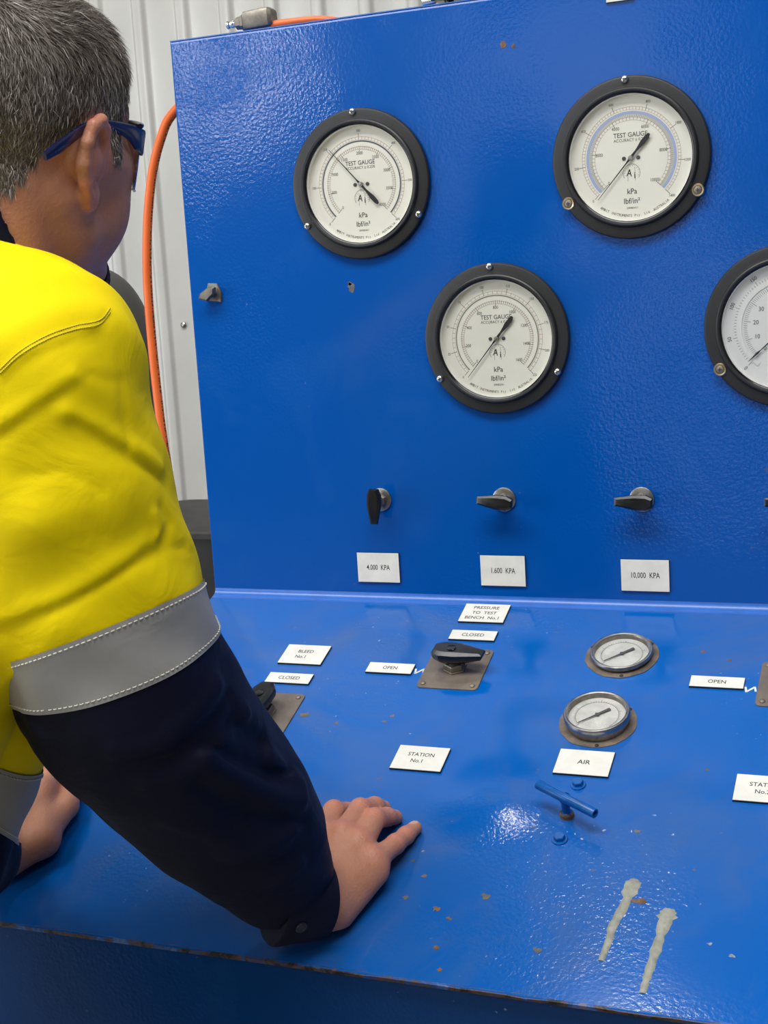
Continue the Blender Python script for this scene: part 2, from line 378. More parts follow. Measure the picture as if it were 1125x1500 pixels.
def bar(mb, p, q, w, z, w2=None):
    p, q = np.array(p, float), np.array(q, float); d = (q - p) / np.linalg.norm(q - p); n = np.array([-d[1], d[0]]); w2 = w if w2 is None else w2
    v = [p - n * w / 2, q - n * w2 / 2, q + n * w2 / 2, p + n * w / 2]; mb.add([(a, b, z) for a, b in v], [[0, 1, 2, 3]])

# ================================================================== the shed
def plane_box(name, x0, x1, y0, y1, z0, z1, mat):
    mb = MB().box(x0, x1, y0, y1, z0, z1); o = obj(name, mesh_from(name, mb.v, mb.f, mat)); return tag(o, kind='structure')
plane_box('floor', RX0, RX1, RYF, RYB, -0.1, 0.0, 'concrete')
def holed(name, u0, u1, v0, v1, holes, fn, mat):
    us = sorted({u0, u1, *[h[0] for h in holes], *[h[1] for h in holes]}); vs = sorted({v0, v1, *[h[2] for h in holes], *[h[3] for h in holes]}); mb = MB()
    for a, b in zip(us, us[1:]):
        for c, d in zip(vs, vs[1:]):
            if any(h[0] <= (a + b) / 2 <= h[1] and h[2] <= (c + d) / 2 <= h[3] for h in holes): continue
            mb.box(*fn(a, b, c, d))
    o = obj(name, mesh_from(name, mb.v, mb.f, mat)); return tag(o, kind='structure')
# ribbed steel cladding behind the bench: pitch 99.5 mm
mb = MB(); prof = []
x = RX0
ph = -0.594 - 0.0995 * 60
k = 0
while ph + k * 0.0995 < RX1 + 0.1:
    a = ph + k * 0.0995
    q = []
    for (x0_, y0_), (x1_, y1_), (x2_, y2_) in (((-0.025, 0), (0.0, 0), (0.007, -0.008)), ((0.0, 0), (0.007, -0.008), (0.026, -0.008)), ((0.007, -0.008), (0.026, -0.008), (0.033, 0)), ((0.026, -0.008), (0.033, 0), (0.06, 0))):
        A_ = np.array([x0_, y0_]); B_ = np.array([x1_, y1_]); C_ = np.array([x2_, y2_]); r1 = B_ + (A_ - B_) / np.linalg.norm(A_ - B_) * 0.0035; r2 = B_ + (C_ - B_) / np.linalg.norm(C_ - B_) * 0.0035
        for t_ in (0, 0.25, 0.5, 0.75, 1): q.append((1 - t_) ** 2 * r1 + 2 * t_ * (1 - t_) * B_ + t_ * t_ * r2)
    for t_ in q:
        if RX0 <= a + t_[0] <= RX1: prof.append((a + t_[0], RYB + t_[1]))
    k += 1
mb.loft([[(a, b, z) for a, b in prof] for z in (0.0, CEIL)], False, False, closed=False)
wb = obj('wall_back', mesh_from('wall_back', mb.v, mb.f, 'wall_metal', 60)); tag(wb, kind='structure')
sm = MB()
for z in (0.6, 1.45, 2.3, 3.2):
    for k in range(-8, 9):
        c = ph + (60 + k * 2) * 0.0995 + 0.062
        sm.loft([[(c + r * math.cos(t), RYB - h, z + r * math.sin(t)) for t in np.linspace(0, 2 * math.pi, 8, endpoint=False)] for r, h in ((0.006, 0.001), (0.006, 0.005), (0.003, 0.007))], False, True)
sc_ = sm.build('wall_screws', 'steel', wb); sc_['kind'] = 'stuff'
plane_box('wall_right', RX1, RX1 + 0.1, RYF, RYB, 0, CEIL, 'wall_plain')
holed('wall_left', RYF, RYB, 0, CEIL, [DOOR], lambda a, b, c, d: (RX0 - 0.05, RX0, a, b, c, d), 'wall_plain')
holed('wall_front', RX0, RX1, 0, CEIL, OPEN, lambda a, b, c, d: (a, b, RYF - 0.05, RYF, c, d), 'wall_plain')
holed('ceiling', RX0, RX1, RYF, RYB, SKY, lambda a, b, c, d: (a, b, c, d, CEIL, CEIL + 0.05), 'roof')

# ================================================================== the bench
XR = 1500.0; HP = 742.25; DF = 619.0
BL = W((XR / 2, -Z0, 300))[0]
bench = thing('test_bench', BL, 'blue painted steel pressure test bench with upright gauge panel and sloping desk', 'test bench')
# upright panel: folded sheet with a bevelled rim
mb = MB(); t = 3.0
def rect_ring(x0, x1, v0, v1, n): return [(x0, v0, n), (x1, v0, n), (x1, v1, n), (x0, v1, n)]
mb.loft([rect_ring(0, XR, -6, HP, -32), rect_ring(0, XR, -6, HP, -3.0), rect_ring(0.9, XR - 0.9, -6, HP - 0.9, -0.9), rect_ring(3.0, XR - 3, -6, HP - 3.0, 0)])
idf = lambda p: W(p)
mb.build('control_panel', 'panel_blue', bench, idf, BL, 20)
mb = MB(); mb.loft([[(0, HP + 0.2, -32), (0, HP + 0.2, -1), (0, HP + 1.6, -1.0), (0, HP + 1.6, -32)], [(XR, HP + 0.2, -32), (XR, HP + 0.2, -1), (XR, HP + 1.6, -1.0), (XR, HP + 1.6, -32)]])
mb.build('top_rim', 'rim_blue', bench, idf, BL)
for x in (130, XR / 2, XR - 60):                                   # stiffeners behind the panel
    MB().box(x - 20, x + 20, -900, HP - 40, -70, -32).build('rear_post', 'apron_blue', bench, idf, BL)
# sloping desk top: slab, with bent lip against the panel
dfr = Fr((0, 0, 0), (1, 0, 0), -DD, DN)                             # local (x, -d, h)
mb = MB()
def dr(x0, x1, h): return [(x0, -DF, h), (x1, -DF, h), (x1, 0, h), (x0, 0, h)]
def dr2(i, h): return [(i, -DF + i, h), (XR - i, -DF + i, h), (XR - i, 2, h), (i, 2, h)]
mb.loft([dr2(0, -5.0), dr2(0, -1.4), dr2(0.5, -0.5), dr2(1.4, 0)])
mb.build('desk_top', 'desk_blue', bench, dfr, BL, 20)
mb = MB()                                                           # fillet along the crease
pr = []
for k in range(7):
    a = k / 6; c0 = np.array([0.0, 7.0, 0.3]); c1 = np.array([0, 0, 0]) + 9 * DD + 0.3 * DN
    m0 = np.array([0, 0.6, 0.6]); pr.append((1 - a) ** 2 * c0 + 2 * a * (1 - a) * m0 + a * a * c1)
pr.append(pr[-1] + 3.5 * DD + 0.4 * DN); pr.append(pr[-1] + 0.6 * DD - 1.0 * DN)
mb.loft([[(x, q[1], q[2]) for q in pr] for x in np.linspace(2, XR - 2, 60)], False, False, closed=False)
mb.build('crease_fillet', 'rim_blue', bench, idf, BL, 60)
# front edge strip: chipped and rusty, with the shaded gap below painted in black
mb = MB(); n = 260; xs = np.linspace(0, XR, n); rr = np.random.default_rng(3)
j = np.convolve(rr.normal(0, 1, n + 8), np.ones(5) / 5, 'same')[4:-4]
mb.loft([[(x, -DF - 0.4 - 0.5 * abs(w), -0.9 - 0.6 * w), (x, -DF + 2.2 + 1.0 * w, 0.15), (x, -DF + 2.0, -2), (x, -DF - 0.2, -5.2)] for x, w in zip(xs, j)])
mb.build('worn_gap_edge', 'worn_gap_edge', bench, dfr, BL, 50)
# apron under the desk, set back and undercut
f0 = on_desk(0, DF - 7, -5); f0 = f0[1:]
mb = MB()
v0, n0 = f0; v1, n1 = v0 - 330, n0 - 45
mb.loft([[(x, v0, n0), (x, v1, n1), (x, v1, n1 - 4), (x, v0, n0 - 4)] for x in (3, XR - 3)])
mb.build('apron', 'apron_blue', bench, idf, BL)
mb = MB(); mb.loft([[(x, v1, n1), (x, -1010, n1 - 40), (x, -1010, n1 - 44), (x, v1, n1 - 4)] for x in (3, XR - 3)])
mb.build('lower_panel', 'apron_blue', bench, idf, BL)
side = [(-5, 0), (v0 + 4, n0), (v1, n1), (-1010, n1 - 40), (-1010, -30), (-5, -30)]
for x in (3, XR - 6):
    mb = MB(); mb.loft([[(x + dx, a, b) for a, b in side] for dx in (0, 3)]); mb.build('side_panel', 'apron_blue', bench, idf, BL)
for x in (40, XR - 40):
    for nn in (20, n1 - 90):
        MB().box(x - 25, x + 25, -Z0, -1010, nn, nn + 50).build('foot', 'apron_blue', bench, idf, BL)
# painted-over bolts either side of the bar handle
for x, d in ((595, 337.4), (594.4, 420.2)):
    fr = desk_fr(x, d)
    mb = MB().lathe([(8.2, 0), (8.2, 1.2), (7.6, 1.8), (0.1, 1.8)]); b_ = mb.build('washer', 'bolt_blue', bench, fr, BL)
    mb = MB(); mb.prism(hexagon(6.0, 0.3), 1.5, 6.2, 0.8); mb.build('bolt', 'bolt_blue', bench, fr, BL)
# hardened glue runs on the desk
def run(pts, wid):
    P = spline(pts, 26); w = np.interp(np.linspace(0, 1, 26), np.linspace(0, 1, len(wid)), wid); mb = MB()
    mb_r = []
    rr = np.random.default_rng(int(pts[0][0]))
    for (x, d), ww in zip(P, w):
        ww *= 1 + 0.12 * rr.normal(); mb_r.append([(x - ww, -d, 0.0), (x - ww * 0.75, -d, 0.9), (x, -d, 1.5), (x + ww * 0.75, -d, 0.9), (x + ww, -d, 0.0)])
    mb.loft(mb_r, True, True, closed=False); return mb
g = run([(677.5, 464), (677, 472), (674, 500), (668.5, 527), (669, 540), (666.4, 568)], [4, 8.5, 5, 4.2, 3.8, 3.5, 3.2]).build('glue_run', 'glue', bench, dfr, BL, 60)
g = run([(716, 497), (715.5, 506), (713.5, 530), (711.5, 560), (710, 580), (709.3, 598)], [5, 9, 5.5, 4.5, 4, 3.6, 3]).build('glue_run', 'glue', bench, dfr, BL, 60)
# white brush marks next to the OPEN plates
for x, d in ((357, 156), (750, 158)):
    mb = MB()
    for a, b, w in (((-5, 4), (-3, -6), 2.4), ((-3, -5), (5, 4), 2.4), ((5, 5), (7, -4), 2.2)): bar(mb, a, b, w, 0.25)
    mb.build('paint_mark', 'paint_white', bench, desk_fr(x, d), BL, None)
# bare scuffs on the paint
def scuff(fr, pts, mat, name='scuff'):
    mb = MB(); mb.add([(a, b, 0.22) for a, b in pts], [list(range(len(pts)))]); mb.build(name, mat, bench, fr, BL, None)
def blob(r, n=11, s=1.0, seed=0):
    q = np.random.default_rng(seed); return [(r * s * math.cos(t) * (1 + 0.35 * q.normal()), r * math.sin(t) * (1 + 0.35 * q.normal())) for t in np.linspace(0, 2 * math.pi, n, endpoint=False)]
def px_ray(px, py):
    d = np.array([(px - 562.5) / CF, (py - 750) / CF, 1]) @ CR; return d
def px_panel(px, py, n=0.0):
    d = px_ray(px, py); return CC + d * (n - CC[2]) / d[2]
def px_desk(px, py, h=0.0):
    d = px_ray(px, py); q = CC + d * (h - CC @ DN) / (d @ DN); return q[0], q @ DD
for i, (px, py, r, mt) in enumerate([(513, 421, 6, 'grime'), (737, 66, 4, 'rust'), (752, 68, 2.5, 'rust'), (512, 416, 2, 'scuff_pale')]):
    p = px_panel(px, py); scuff(panel_fr(p[0], p[1]), blob(r, seed=i), mt)
for i, (px, py, r, mt) in enumerate([(493, 1059, 3.2, 'grime'), (575, 1049, 3, 'rust'), (563, 1057, 3.2, 'grime'), (601, 1075, 1.2, 'scuff_pale'), (445, 1047, 6, 'grime'), (594, 1315, 3.5, 'grime'), (640, 1331, 4.5, 'rust'), (658, 1345, 3.2, 'rust'), (712, 1313, 5, 'grime'), (937, 1319, 6, 'rust'), (638, 1389, 4, 'rust'), (644, 1421, 3, 'rust'), (605, 1261, 2.2, 'grime'), (1072, 1401, 2.8, 'scuff_pale'), (1040, 1383, 2, 'scuff_pale'), (787, 1392, 4, 'grime'), (1030, 955, 3.2, 'rust'), (1068, 967, 2.6, 'rust'), (1036, 1128, 3, 'grime'), (935, 1218, 3.5, 'grime'), (620, 1247, 1.5, 'scuff_pale'), (622, 1283, 3, 'grime')]):
    x, d = px_desk(px, py); scuff(desk_fr(x, d), blob(r * 0.72, seed=40 + i, s=1.3), mt)

# ================================================================== large test gauges
A0, A1 = math.radians(225), math.radians(-45)
def gauge(x, v, label, style):
    fr = panel_fr(x, v); L = fr([(0, 0, 0)])[0]
    g = thing('pressure_gauge', L, label, 'gauge', 'large round test gauges on the blue panel')
    # flange
    MB().lathe([(70, -8), (93.5, -8)][:0] + [(93.0, 0.0), (93.5, 1.0), (93.5, 5.5), (92.3, 7.2), (90.5, 7.8), (83, 8.0), (80.5, 8.4), (79.6, 9.8), (79.0, 11.6), (77.6, 12.6), (76.0, 12.4), (74.6, 11.0)], seg=96).build('flange', 'black_satin', g, fr, L, 30)
    MB().lathe([(74.6, 11.0), (73.6, 10.6), (72.9, 9.8), (72.6, 8.0), (74.0, 7.6)], seg=96).build('bezel_lip', 'black_gloss', g, fr, L, 30)
    MB().lathe([(74.0, 8.0), (72.9, 7.4), (72.2, 0.4)], seg=96).build('inner_rim', 'dial_white', g, fr, L, 40)
    mb = MB(); mb.lathe([(0.01, 0.6), (72.3, 0.6)][::-1], seg=96); dial = mb.build('dial', style['dial'], g, fr, L, None)
    z = 0.8; pk, pg, pr_, rg = MB(), MB(), MB(), MB()
    ro, ri = 58.5, 46.5
    if style['kind'] == 'kpa':
        # outer psi scale
        ring(pr_, ro + 0.15, ro - 0.15, z, A1, A0); ring(pr_, ro - 3.2, ro - 3.45, z, A1, A0)
        n = style['outer_n'] * style['outer_sub']
        for k in range(n + 1):
            a = A0 + (A1 - A0) * k / n; big = k % style['outer_sub'] == 0
            bar(pg, (math.cos(a) * (ro - 3.2), math.sin(a) * (ro - 3.2)), (math.cos(a) * (ro + (4.5 if big else 0)), math.sin(a) * (ro + (4.5 if big else 0))), 0.5 if big else 0.28, z)
        for k, s in enumerate(style['outer']):
            a = A0 + (A1 - A0) * k / style['outer_n']
            put_text(pg, s, 4.4, 66 * math.cos(a), 66 * math.sin(a), z, 0.85)
        # coloured band and the inner kPa scale
        ring(rg, style['band'][1], style['band'][0], z, A1, A0)
        ring(pr_, ri + 0.15, ri - 0.15, z, A1, A0); ring(pr_, ri - 3.2, ri - 3.45, z, A1, A0)
        n = style['inner_n'] * style['inner_sub']
        for k in range(n + 1):
            a = A0 + (A1 - A0) * k / n; big = k % style['inner_sub'] == 0
            bar(pg, (math.cos(a) * (ri - (6.0 if big else 3.2)), math.sin(a) * (ri - (6.0 if big else 3.2))), (math.cos(a) * (ri + 1), math.sin(a) * (ri + 1)), 0.5 if big else 0.3, z)
        if style.get('fine'):
            for k in range(201):
                a = A0 + (A1 - A0) * k / 200; bar(pg, (math.cos(a) * 46.8, math.sin(a) * 46.8), (math.cos(a) * 50.0, math.sin(a) * 50.0), 0.3, z)
        for k, s in enumerate(style['inner']):
            a = A0 + (A1 - A0) * k / style['inner_n']; rad = 38.5
            put_text(pg, s, 5.4, rad * math.cos(a), rad * math.sin(a), z, 0.85)
        put_text(pg, 'TEST GAUGE', 7.6, 0, 26.5, z, 0.92, 0, 0.006); put_text(pg, 'ACCURACY \u00b1 0.25%', 4.9, 0, 20.6, z, 0.92)
        ring(pg, 10.3, 9.9, z, math.radians(-35), math.radians(215))
        for q in range(-20, 201, 20): a = math.radians(q); bar(pg, (7.8 * math.cos(a), -17 + 7.8 * math.sin(a)), (9 * math.cos(a), -17 + 9 * math.sin(a)), 0.35, z)
        for i_ in range(len(pg.v)): pass
        put_text(pk, 'A', 11.5, -2.6, -17.2, z, 0.8, -0.12, 0.012); put_text(pk, 'i', 10.5, 3.8, -20.2, z, 1.0, 0, 0.012)
        put_text(pk, 'kPa', 9.0, 0, -38.5, z, 0.95, 0, 0.004); put_text(pk, 'lbf/in\u00b2', 9.0, -0.5, -49.5, z, 0.95, 0, 0.004)
        put_text(pg, style['serial'], 3.2, 0, -57.5, z, 0.9)
        arc_text(pk, 'AMBIT INSTRUMENTS Pty. Ltd. AUSTRALIA', 4.3, 66.5, math.radians(236), math.radians(309), z, 0.85)
    else:
        ring(rg, 55.5, 51.0, z + 1.0, A1 - 0.15, A0 + 0.15)
        for k in range(101):
            a = A0 + (A1 - A0) * k / 100; big = k % 10 == 0; r1 = 49
            bar(pg, (math.cos(a) * (r1 - (8 if big else 4.5)), math.sin(a) * (r1 - (8 if big else 4.5))), (math.cos(a) * r1, math.sin(a) * r1), 0.45 if big else 0.3, z)
        for k in range(81):
            a = A0 + (A1 - A0) * k / 80; big = k % 10 == 0
            bar(pg, (math.cos(a) * 57.0, math.sin(a) * 57.0), (math.cos(a) * (62 if big else 59.5), math.sin(a) * (62 if big else 59.5)), 0.4, z)
        for k in range(11):
            a = A0 + (A1 - A0) * k / 10; put_text(pk, str(10 * k), 7.2, 35 * math.cos(a), 35 * math.sin(a), z, 0.9)
        for k in range(9):
            a = A0 + (A1 - A0) * k / 8; put_text(pk, str(50 * k), 6.4, 66 * math.cos(a), 66 * math.sin(a), z, 0.9, a - math.pi / 2)
    for nm, m_, mt in (('lettering', pk, 'print_black'), ('scale', pg, 'print_grey'), ('scale_line', pr_, 'print_red'), ('scale_band', rg, style['ringmat'])):
        if not m_.v: continue
        if nm == 'scale' and style['kind'] == 'kpa':      # shift the little arc of the emblem down to its letters
            m_.v = [(a, b - 17, c) if (9.8 < math.hypot(a, b) < 10.4) else (a, b, c) for a, b, c in m_.v]
        m_.build(nm, mt, dial, fr, L, None)['kind'] = 'stuff'
    # hub and pointer
    for dx in (-8.5, 8.5):
        MB().lathe([(2.3, 0.6), (2.3, 1.6), (1.6, 2.1), (0.01, 2.1)], c=(dx, 0, 0), seg=14).build('dial_screw', 'print_grey', g, fr, L)
    MB().lathe([(3.0, 0.6), (3.0, 4.4), (2.4, 5.2), (0.01, 5.4)], seg=18).build('hub', 'steel', g, fr, L)
    a = style['angle']; ca, sa = math.cos(a), math.sin(a); R2 = lambda u, w: (u * ca - w * sa, u * sa + w * ca)
    out = [(61, 0.25), (8, 0.7), (0, 1.7), (-10, 1.2), (-16, 1.9), (-22, 2.9), (-31, 2.6), (-34.5, 1.1)] if style['kind'] == 'kpa' else [(58, 0.25), (44, 1.3), (40, 0.5), (0, 1.2), (-20, 1.8), (-30, 1.2)]
    poly = [R2(u, w) for u, w in out] + [R2(u, -w) for u, w in reversed(out)]
    mb = MB(); mb.loft([[(p, q, zz) for p, q in poly] for zz in (3.6, 4.3)]); mb.build('pointer', 'print_black', g, fr, L)
    MB().lathe([(73.2, 7.8), (0.01, 7.8)], seg=64).build('glass', 'glass', g, fr, L, None)
    for q in (92, 212, 331):
        a = math.radians(q + style.get('srot', 0)); c = (89 * math.cos(a), 89 * math.sin(a), 0)
        if style['screws'].get(q) == 'brass':
            s_ = MB().lathe([(7.6, 7.4), (7.6, 8.6), (6.8, 9.4), (5.2, 9.2), (5.0, 8.6)], c=c, seg=24).build('cup_washer', 'brass', g, fr, L)
            MB().lathe([(5.1, 8.4), (4.2, 9.6), (2, 10.2), (0.01, 10.3)], c=c, seg=20).build('screw', 'dull_steel', g, fr, L)
        else:
            s_ = MB().lathe([(4.4, 7.4), (4.6, 8.4), (4.3, 10.0), (3.2, 11.3), (1.6, 11.9), (0.01, 12.0)], c=c, seg=20).build('screw', 'chrome', g, fr, L)
        zz = 10.4 if style['screws'].get(q) == 'brass' else 12.1
        mb = MB(); bar(mb, (c[0] - 2.2, c[1]), (c[0] + 2.2, c[1]), 0.9, zz); bar(mb, (c[0], c[1] - 2.2), (c[0], c[1] + 2.2), 0.9, zz + 0.02); mb.build('cross_slot', 'print_black', s_, fr, L, None)
    return g
deg = math.radians
G1 = gauge(260.6, 538.5, 'black flanged test gauge reading to 4000 kPa, its pointer tip up at the upper left', dict(kind='kpa', dial='dial_cream', ringmat='ring_dark', band=(52.4, 54.2), inner=[str(500 * k) for k in range(9)], inner_n=8, inner_sub=10, outer=['0', '100', '200', '300', '400', '500', '600'], outer_n=5.8, outer_sub=10, serial='20908340/1', angle=deg(131.5), screws={}) | dict(outer_n=6))
G3 = gauge(430.4, 336.7, 'black flanged test gauge reading to 1600 kPa with an olive scale ring', dict(kind='kpa', dial='dial_cream', ringmat='ring_olive', band=(52.6, 54.0), inner=[str(200 * k) for k in range(9)], inner_n=8, inner_sub=10, outer=[str(25 * k) for k in range(10)], outer_n=9, outer_sub=5, serial='20908339/1', angle=deg(230.0), screws={}))
G2 = gauge(605.2, 540.9, 'black flanged test gauge reading to 10000 kPa with a pale lilac scale ring', dict(kind='kpa', dial='dial_cream', ringmat='ring_lilac', band=(50.2, 53.6), inner=[str(2000 * k) for k in range(6)], inner_n=5, inner_sub=10, outer=[str(200 * k) for k in range(8)], outer_n=7, outer_sub=10, serial='20908341/1', angle=deg(228.5), fine=True, screws={212: 'brass', 331: 'brass'}))
G4 = gauge(779.5, 337.0, 'black flanged gauge with white dial numbered 0, 10, 20 and a raised white ring', dict(kind='low', dial='dial_white', ringmat='ring_white', angle=deg(222), screws={212: 'brass', 331: 'brass'}))

# ================================================================== engraved plates
def plate(fr, w, h, lines, size, label, group=None, xs=0.85, lead=1.35, name='label_plate', spread=None):
    L = fr([(0, 0, 0)])[0]; g = thing(name, L, label, 'label', group)
    MB().prism([(-w / 2, -h / 2), (w / 2, -h / 2), (w / 2, h / 2), (-w / 2, h / 2)], 0.0, 2.3).build('backing', 'label_black', g, fr, L)
    MB().prism([(-w / 2 + .2, -h / 2 + .2), (w / 2 - .2, -h / 2 + .2), (w / 2 - .2, h / 2 - .2), (-w / 2 + .2, h / 2 - .2)], 2.3, 2.8, 0.3).build('face', 'label_white', g, fr, L)
    mb = MB(); n = len(lines)
    for k, s in enumerate(lines): put_text(mb, s, size, (spread or [0] * n)[k], ((n - 1) / 2 - k) * size * lead, 2.86, xs, 0, 0.010)
    if mb.v: mb.build('lettering', 'print_black', g, fr, L, None)
    return g
PG = 'engraved white plates with black edges'
plate(panel_fr(251.8, 41.5), 60, 40, ['4.000  KPA'], 10.0, 'white plate engraved 4.000 KPA under the valve that is turned downwards', PG, 0.72)
plate(panel_fr(424.2, 40.8), 60, 40, ['1.600  KPA'], 10.0, 'white plate engraved 1.600 KPA, directly above the PRESSURE TO TEST plate', PG, 0.72)
plate(panel_fr(607.0, 38.9), 60, 40, ['10,000  KPA'], 10.0, 'widest lettered white plate, 10,000 KPA, above the small desk gauges', PG, 0.72)
plate(desk_fr(411.5, 316.9), 60, 40, ['STATION', 'No.1'], 8.4, 'white plate engraved STATION No.1 on the desk', PG, 0.9, 1.25, spread=[0, -2])
plate(desk_fr(594.1, 303.9), 60, 40, ['AIR'], 9.5, 'white plate engraved AIR below two small gauges', PG, 0.95)
plate(desk_fr(405.8, 31.3), 60, 40, ['PRESSURE', 'TO  TEST', 'BENCH  No.1'], 8.6, 'white plate engraved PRESSURE TO TEST BENCH No.1', PG, 0.92, 1.3)
plate(desk_fr(195.9, 136.7), 60, 40, ['BLEED', 'No.1'], 8.6, 'white plate engraved BLEED No.1 on the desk', PG, 0.9, 1.3, spread=[0, -3])
plate(desk_fr(713.5, 150.9), 60, 20, ['OPEN'], 8.8, 'narrow white plate engraved OPEN, past the small gauges, farther from the man', PG, 0.9)
plate(desk_fr(404.7, 80.3), 60, 20, ['CLOSED'], 8.8, 'narrow white plate engraved CLOSED under the PRESSURE TO TEST plate', PG, 0.9)
plate(desk_fr(195.4, 186.9), 60, 20, ['CLOSED'], 8.8, 'narrow white plate engraved CLOSED under the BLEED plate', PG, 0.9)
plate(desk_fr(319.9, 156.0), 60, 20, ['OPEN'], 8.8, 'narrow white plate engraved OPEN beside the valve under the PRESSURE TO TEST plate', PG, 0.85)
plate(desk_fr(784.2, 323.6), 60, 40, ['STATION', 'No.2'], 8.4, 'white plate engraved STATION on the desk, past the AIR plate, farther from the man', PG, 0.9, 1.25, spread=[0, -2])
plate(panel_fr(616.5, 741 - 0.5), 60, 40, [], 9, 'blank white plate on the top rim of the panel', PG) if False else None

# ================================================================== valves
def wing(mb, L0, L1, w0, w1, z0, z1):      # handle along +x: blunt broad end at -L0, narrow end at +L1, chamfered top
    plan = [(-L0, -w0 * 0.30), (-L0 * 0.55, -w0 * 0.5), (L0 * 0.25, -w0 * 0.5), (L1, -w1 * 0.5), (L1, w1 * 0.5), (L0 * 0.25, w0 * 0.5), (-L0 * 0.55, w0 * 0.5), (-L0, w0 * 0.30)]
    P = np.array(plan); T = z1 - z0
    def sc(k, kx=1.0): return np.c_[P[:, 0] * kx, P[:, 1] * k]
    rings = [(sc(0.55, 0.62), z0), (sc(0.9, 0.93), z0 + T * 0.32), (sc(1.0), z0 + T * 0.62), (sc(0.96, 0.985), z1 - T * 0.14), (sc(0.62, 0.90), z1)]
    out = []
    for q, z in rings:
        zz = [z + (0 if p[0] < L0 * 0.3 else (z0 + T * 0.55 - z) * 0.35) for p in q]
        out.append([(p[0], p[1], h) for p, h in zip(q, zz)])
    mb.loft(out)
def rotz(v, a):
    c, s = math.cos(a), math.sin(a); return [(x * c - y * s, x * s + y * c, z) for x, y, z in v]
def panel_valve(x, v, ang, label):
    fr = panel_fr(x, v); L = fr([(0, 0, 0)])[0]; g = thing('panel_valve', L, label, 'valve', 'black handled valves in a row on the panel')
    MB().lathe([(15.4, 0), (15.6, 1.0), (15.2, 2.2), (14.0, 2.8), (8, 3.0), (7, 3.2), (0.01, 3.2)], seg=40).build('washer', 'steel', g, fr, L)
    mb = MB(); mb.prism(hexagon(9.0, 0.4), 3.0, 10.0, 1.0); mb.build('nut', 'dull_steel', g, fr, L)
    MB().lathe([(5.5, 9.5), (5.5, 17), (5.0, 17.5), (0.01, 17.5)], seg=20).build('stem', 'steel', g, fr, L)
    mb = MB(); wing(mb, 18, 29, 19, 10, 15.5, 29.5); mb.v = rotz(mb.v, ang); h = mb.build('handle', 'handle_black', g, fr, L, 25)
    mb = MB().lathe([(1.7, 25.2), (1.7, 26.4), (0.01, 26.6)], c=(0, 0, 0), seg=14); mb.v = rotz([(a_ + 24, b_, c_ - 2.6) for a_, b_, c_ in mb.v], ang); mb.build('indicator_dot', 'dull_steel', h, fr, L)
panel_valve(260.5, 133, deg(-93), 'black handled valve turned downwards above the 4.000 KPA plate')
panel_valve(430, 133.5, deg(174), 'black handled valve turned sideways below the olive ringed gauge')
panel_valve(605.5, 134, deg(178), 'black handled valve turned sideways above the 10,000 KPA plate')
panel_valve(782.5, 134, deg(178), 'black handled valve under the gauge with the raised white ring')
def desk_valve(x, d, ang, label, w=77, h=81):
    fr = desk_fr(x, d); L = fr([(0, 0, 0)])[0]; g = thing('desk_valve', L, label, 'valve', 'black handled valves on brown plates')
    mb = MB(); mb.prism(rrect(w, h, 6), 0, 1.6, 0.4); pl = mb.build('base_plate', 'plate_brown', g, fr, L)
    for sx in (-1, 1):
        for sy in (-1, 1):
            MB().lathe([(3.4, 1.5), (3.3, 2.6), (2.2, 3.6), (0.01, 3.9)], c=(sx * (w / 2 - 7.5), sy * (h / 2 - 7.5), 0), seg=16).build('rivet', 'plate_brown', pl, fr, L)
    mb = MB(); mb.prism(hexagon(14.5, 0.5), 1.6, 3.6, 0.5); mb.prism(hexagon(13.0, 0.5), 3.5, 11.0, 1.2); mb.build('nut', 'dull_steel', g, fr, L)
    mb = MB().lathe([(8.0, 10.5), (8.0, 15), (0.01, 15.2)], seg=24); mb.build('stem', 'steel', g, fr, L)
    mb = MB(); wing(mb, 24, 40, 30, 14, 13, 32); mb.v = rotz(mb.v, ang); hd = mb.build('handle', 'handle_black', g, fr, L, 25)
    mb = MB().lathe([(5.5, 31.6), (5.5, 32.3), (4.6, 32.5), (0.01, 32.5)], seg=20); mb.v = rotz(mb.v, ang); mb.build('cap_screw', 'black_gloss', hd, fr, L)
desk_valve(402, 148.5, deg(-3), 'black handled valve on a brown riveted plate under the PRESSURE TO TEST plates')
desk_valve(192, 256, deg(-90), 'black handled valve on a brown plate half hidden by the navy sleeve')
desk_valve(797, 147.5, deg(-3), 'black handled valve on a brown plate past the small gauges, farthest from the man')

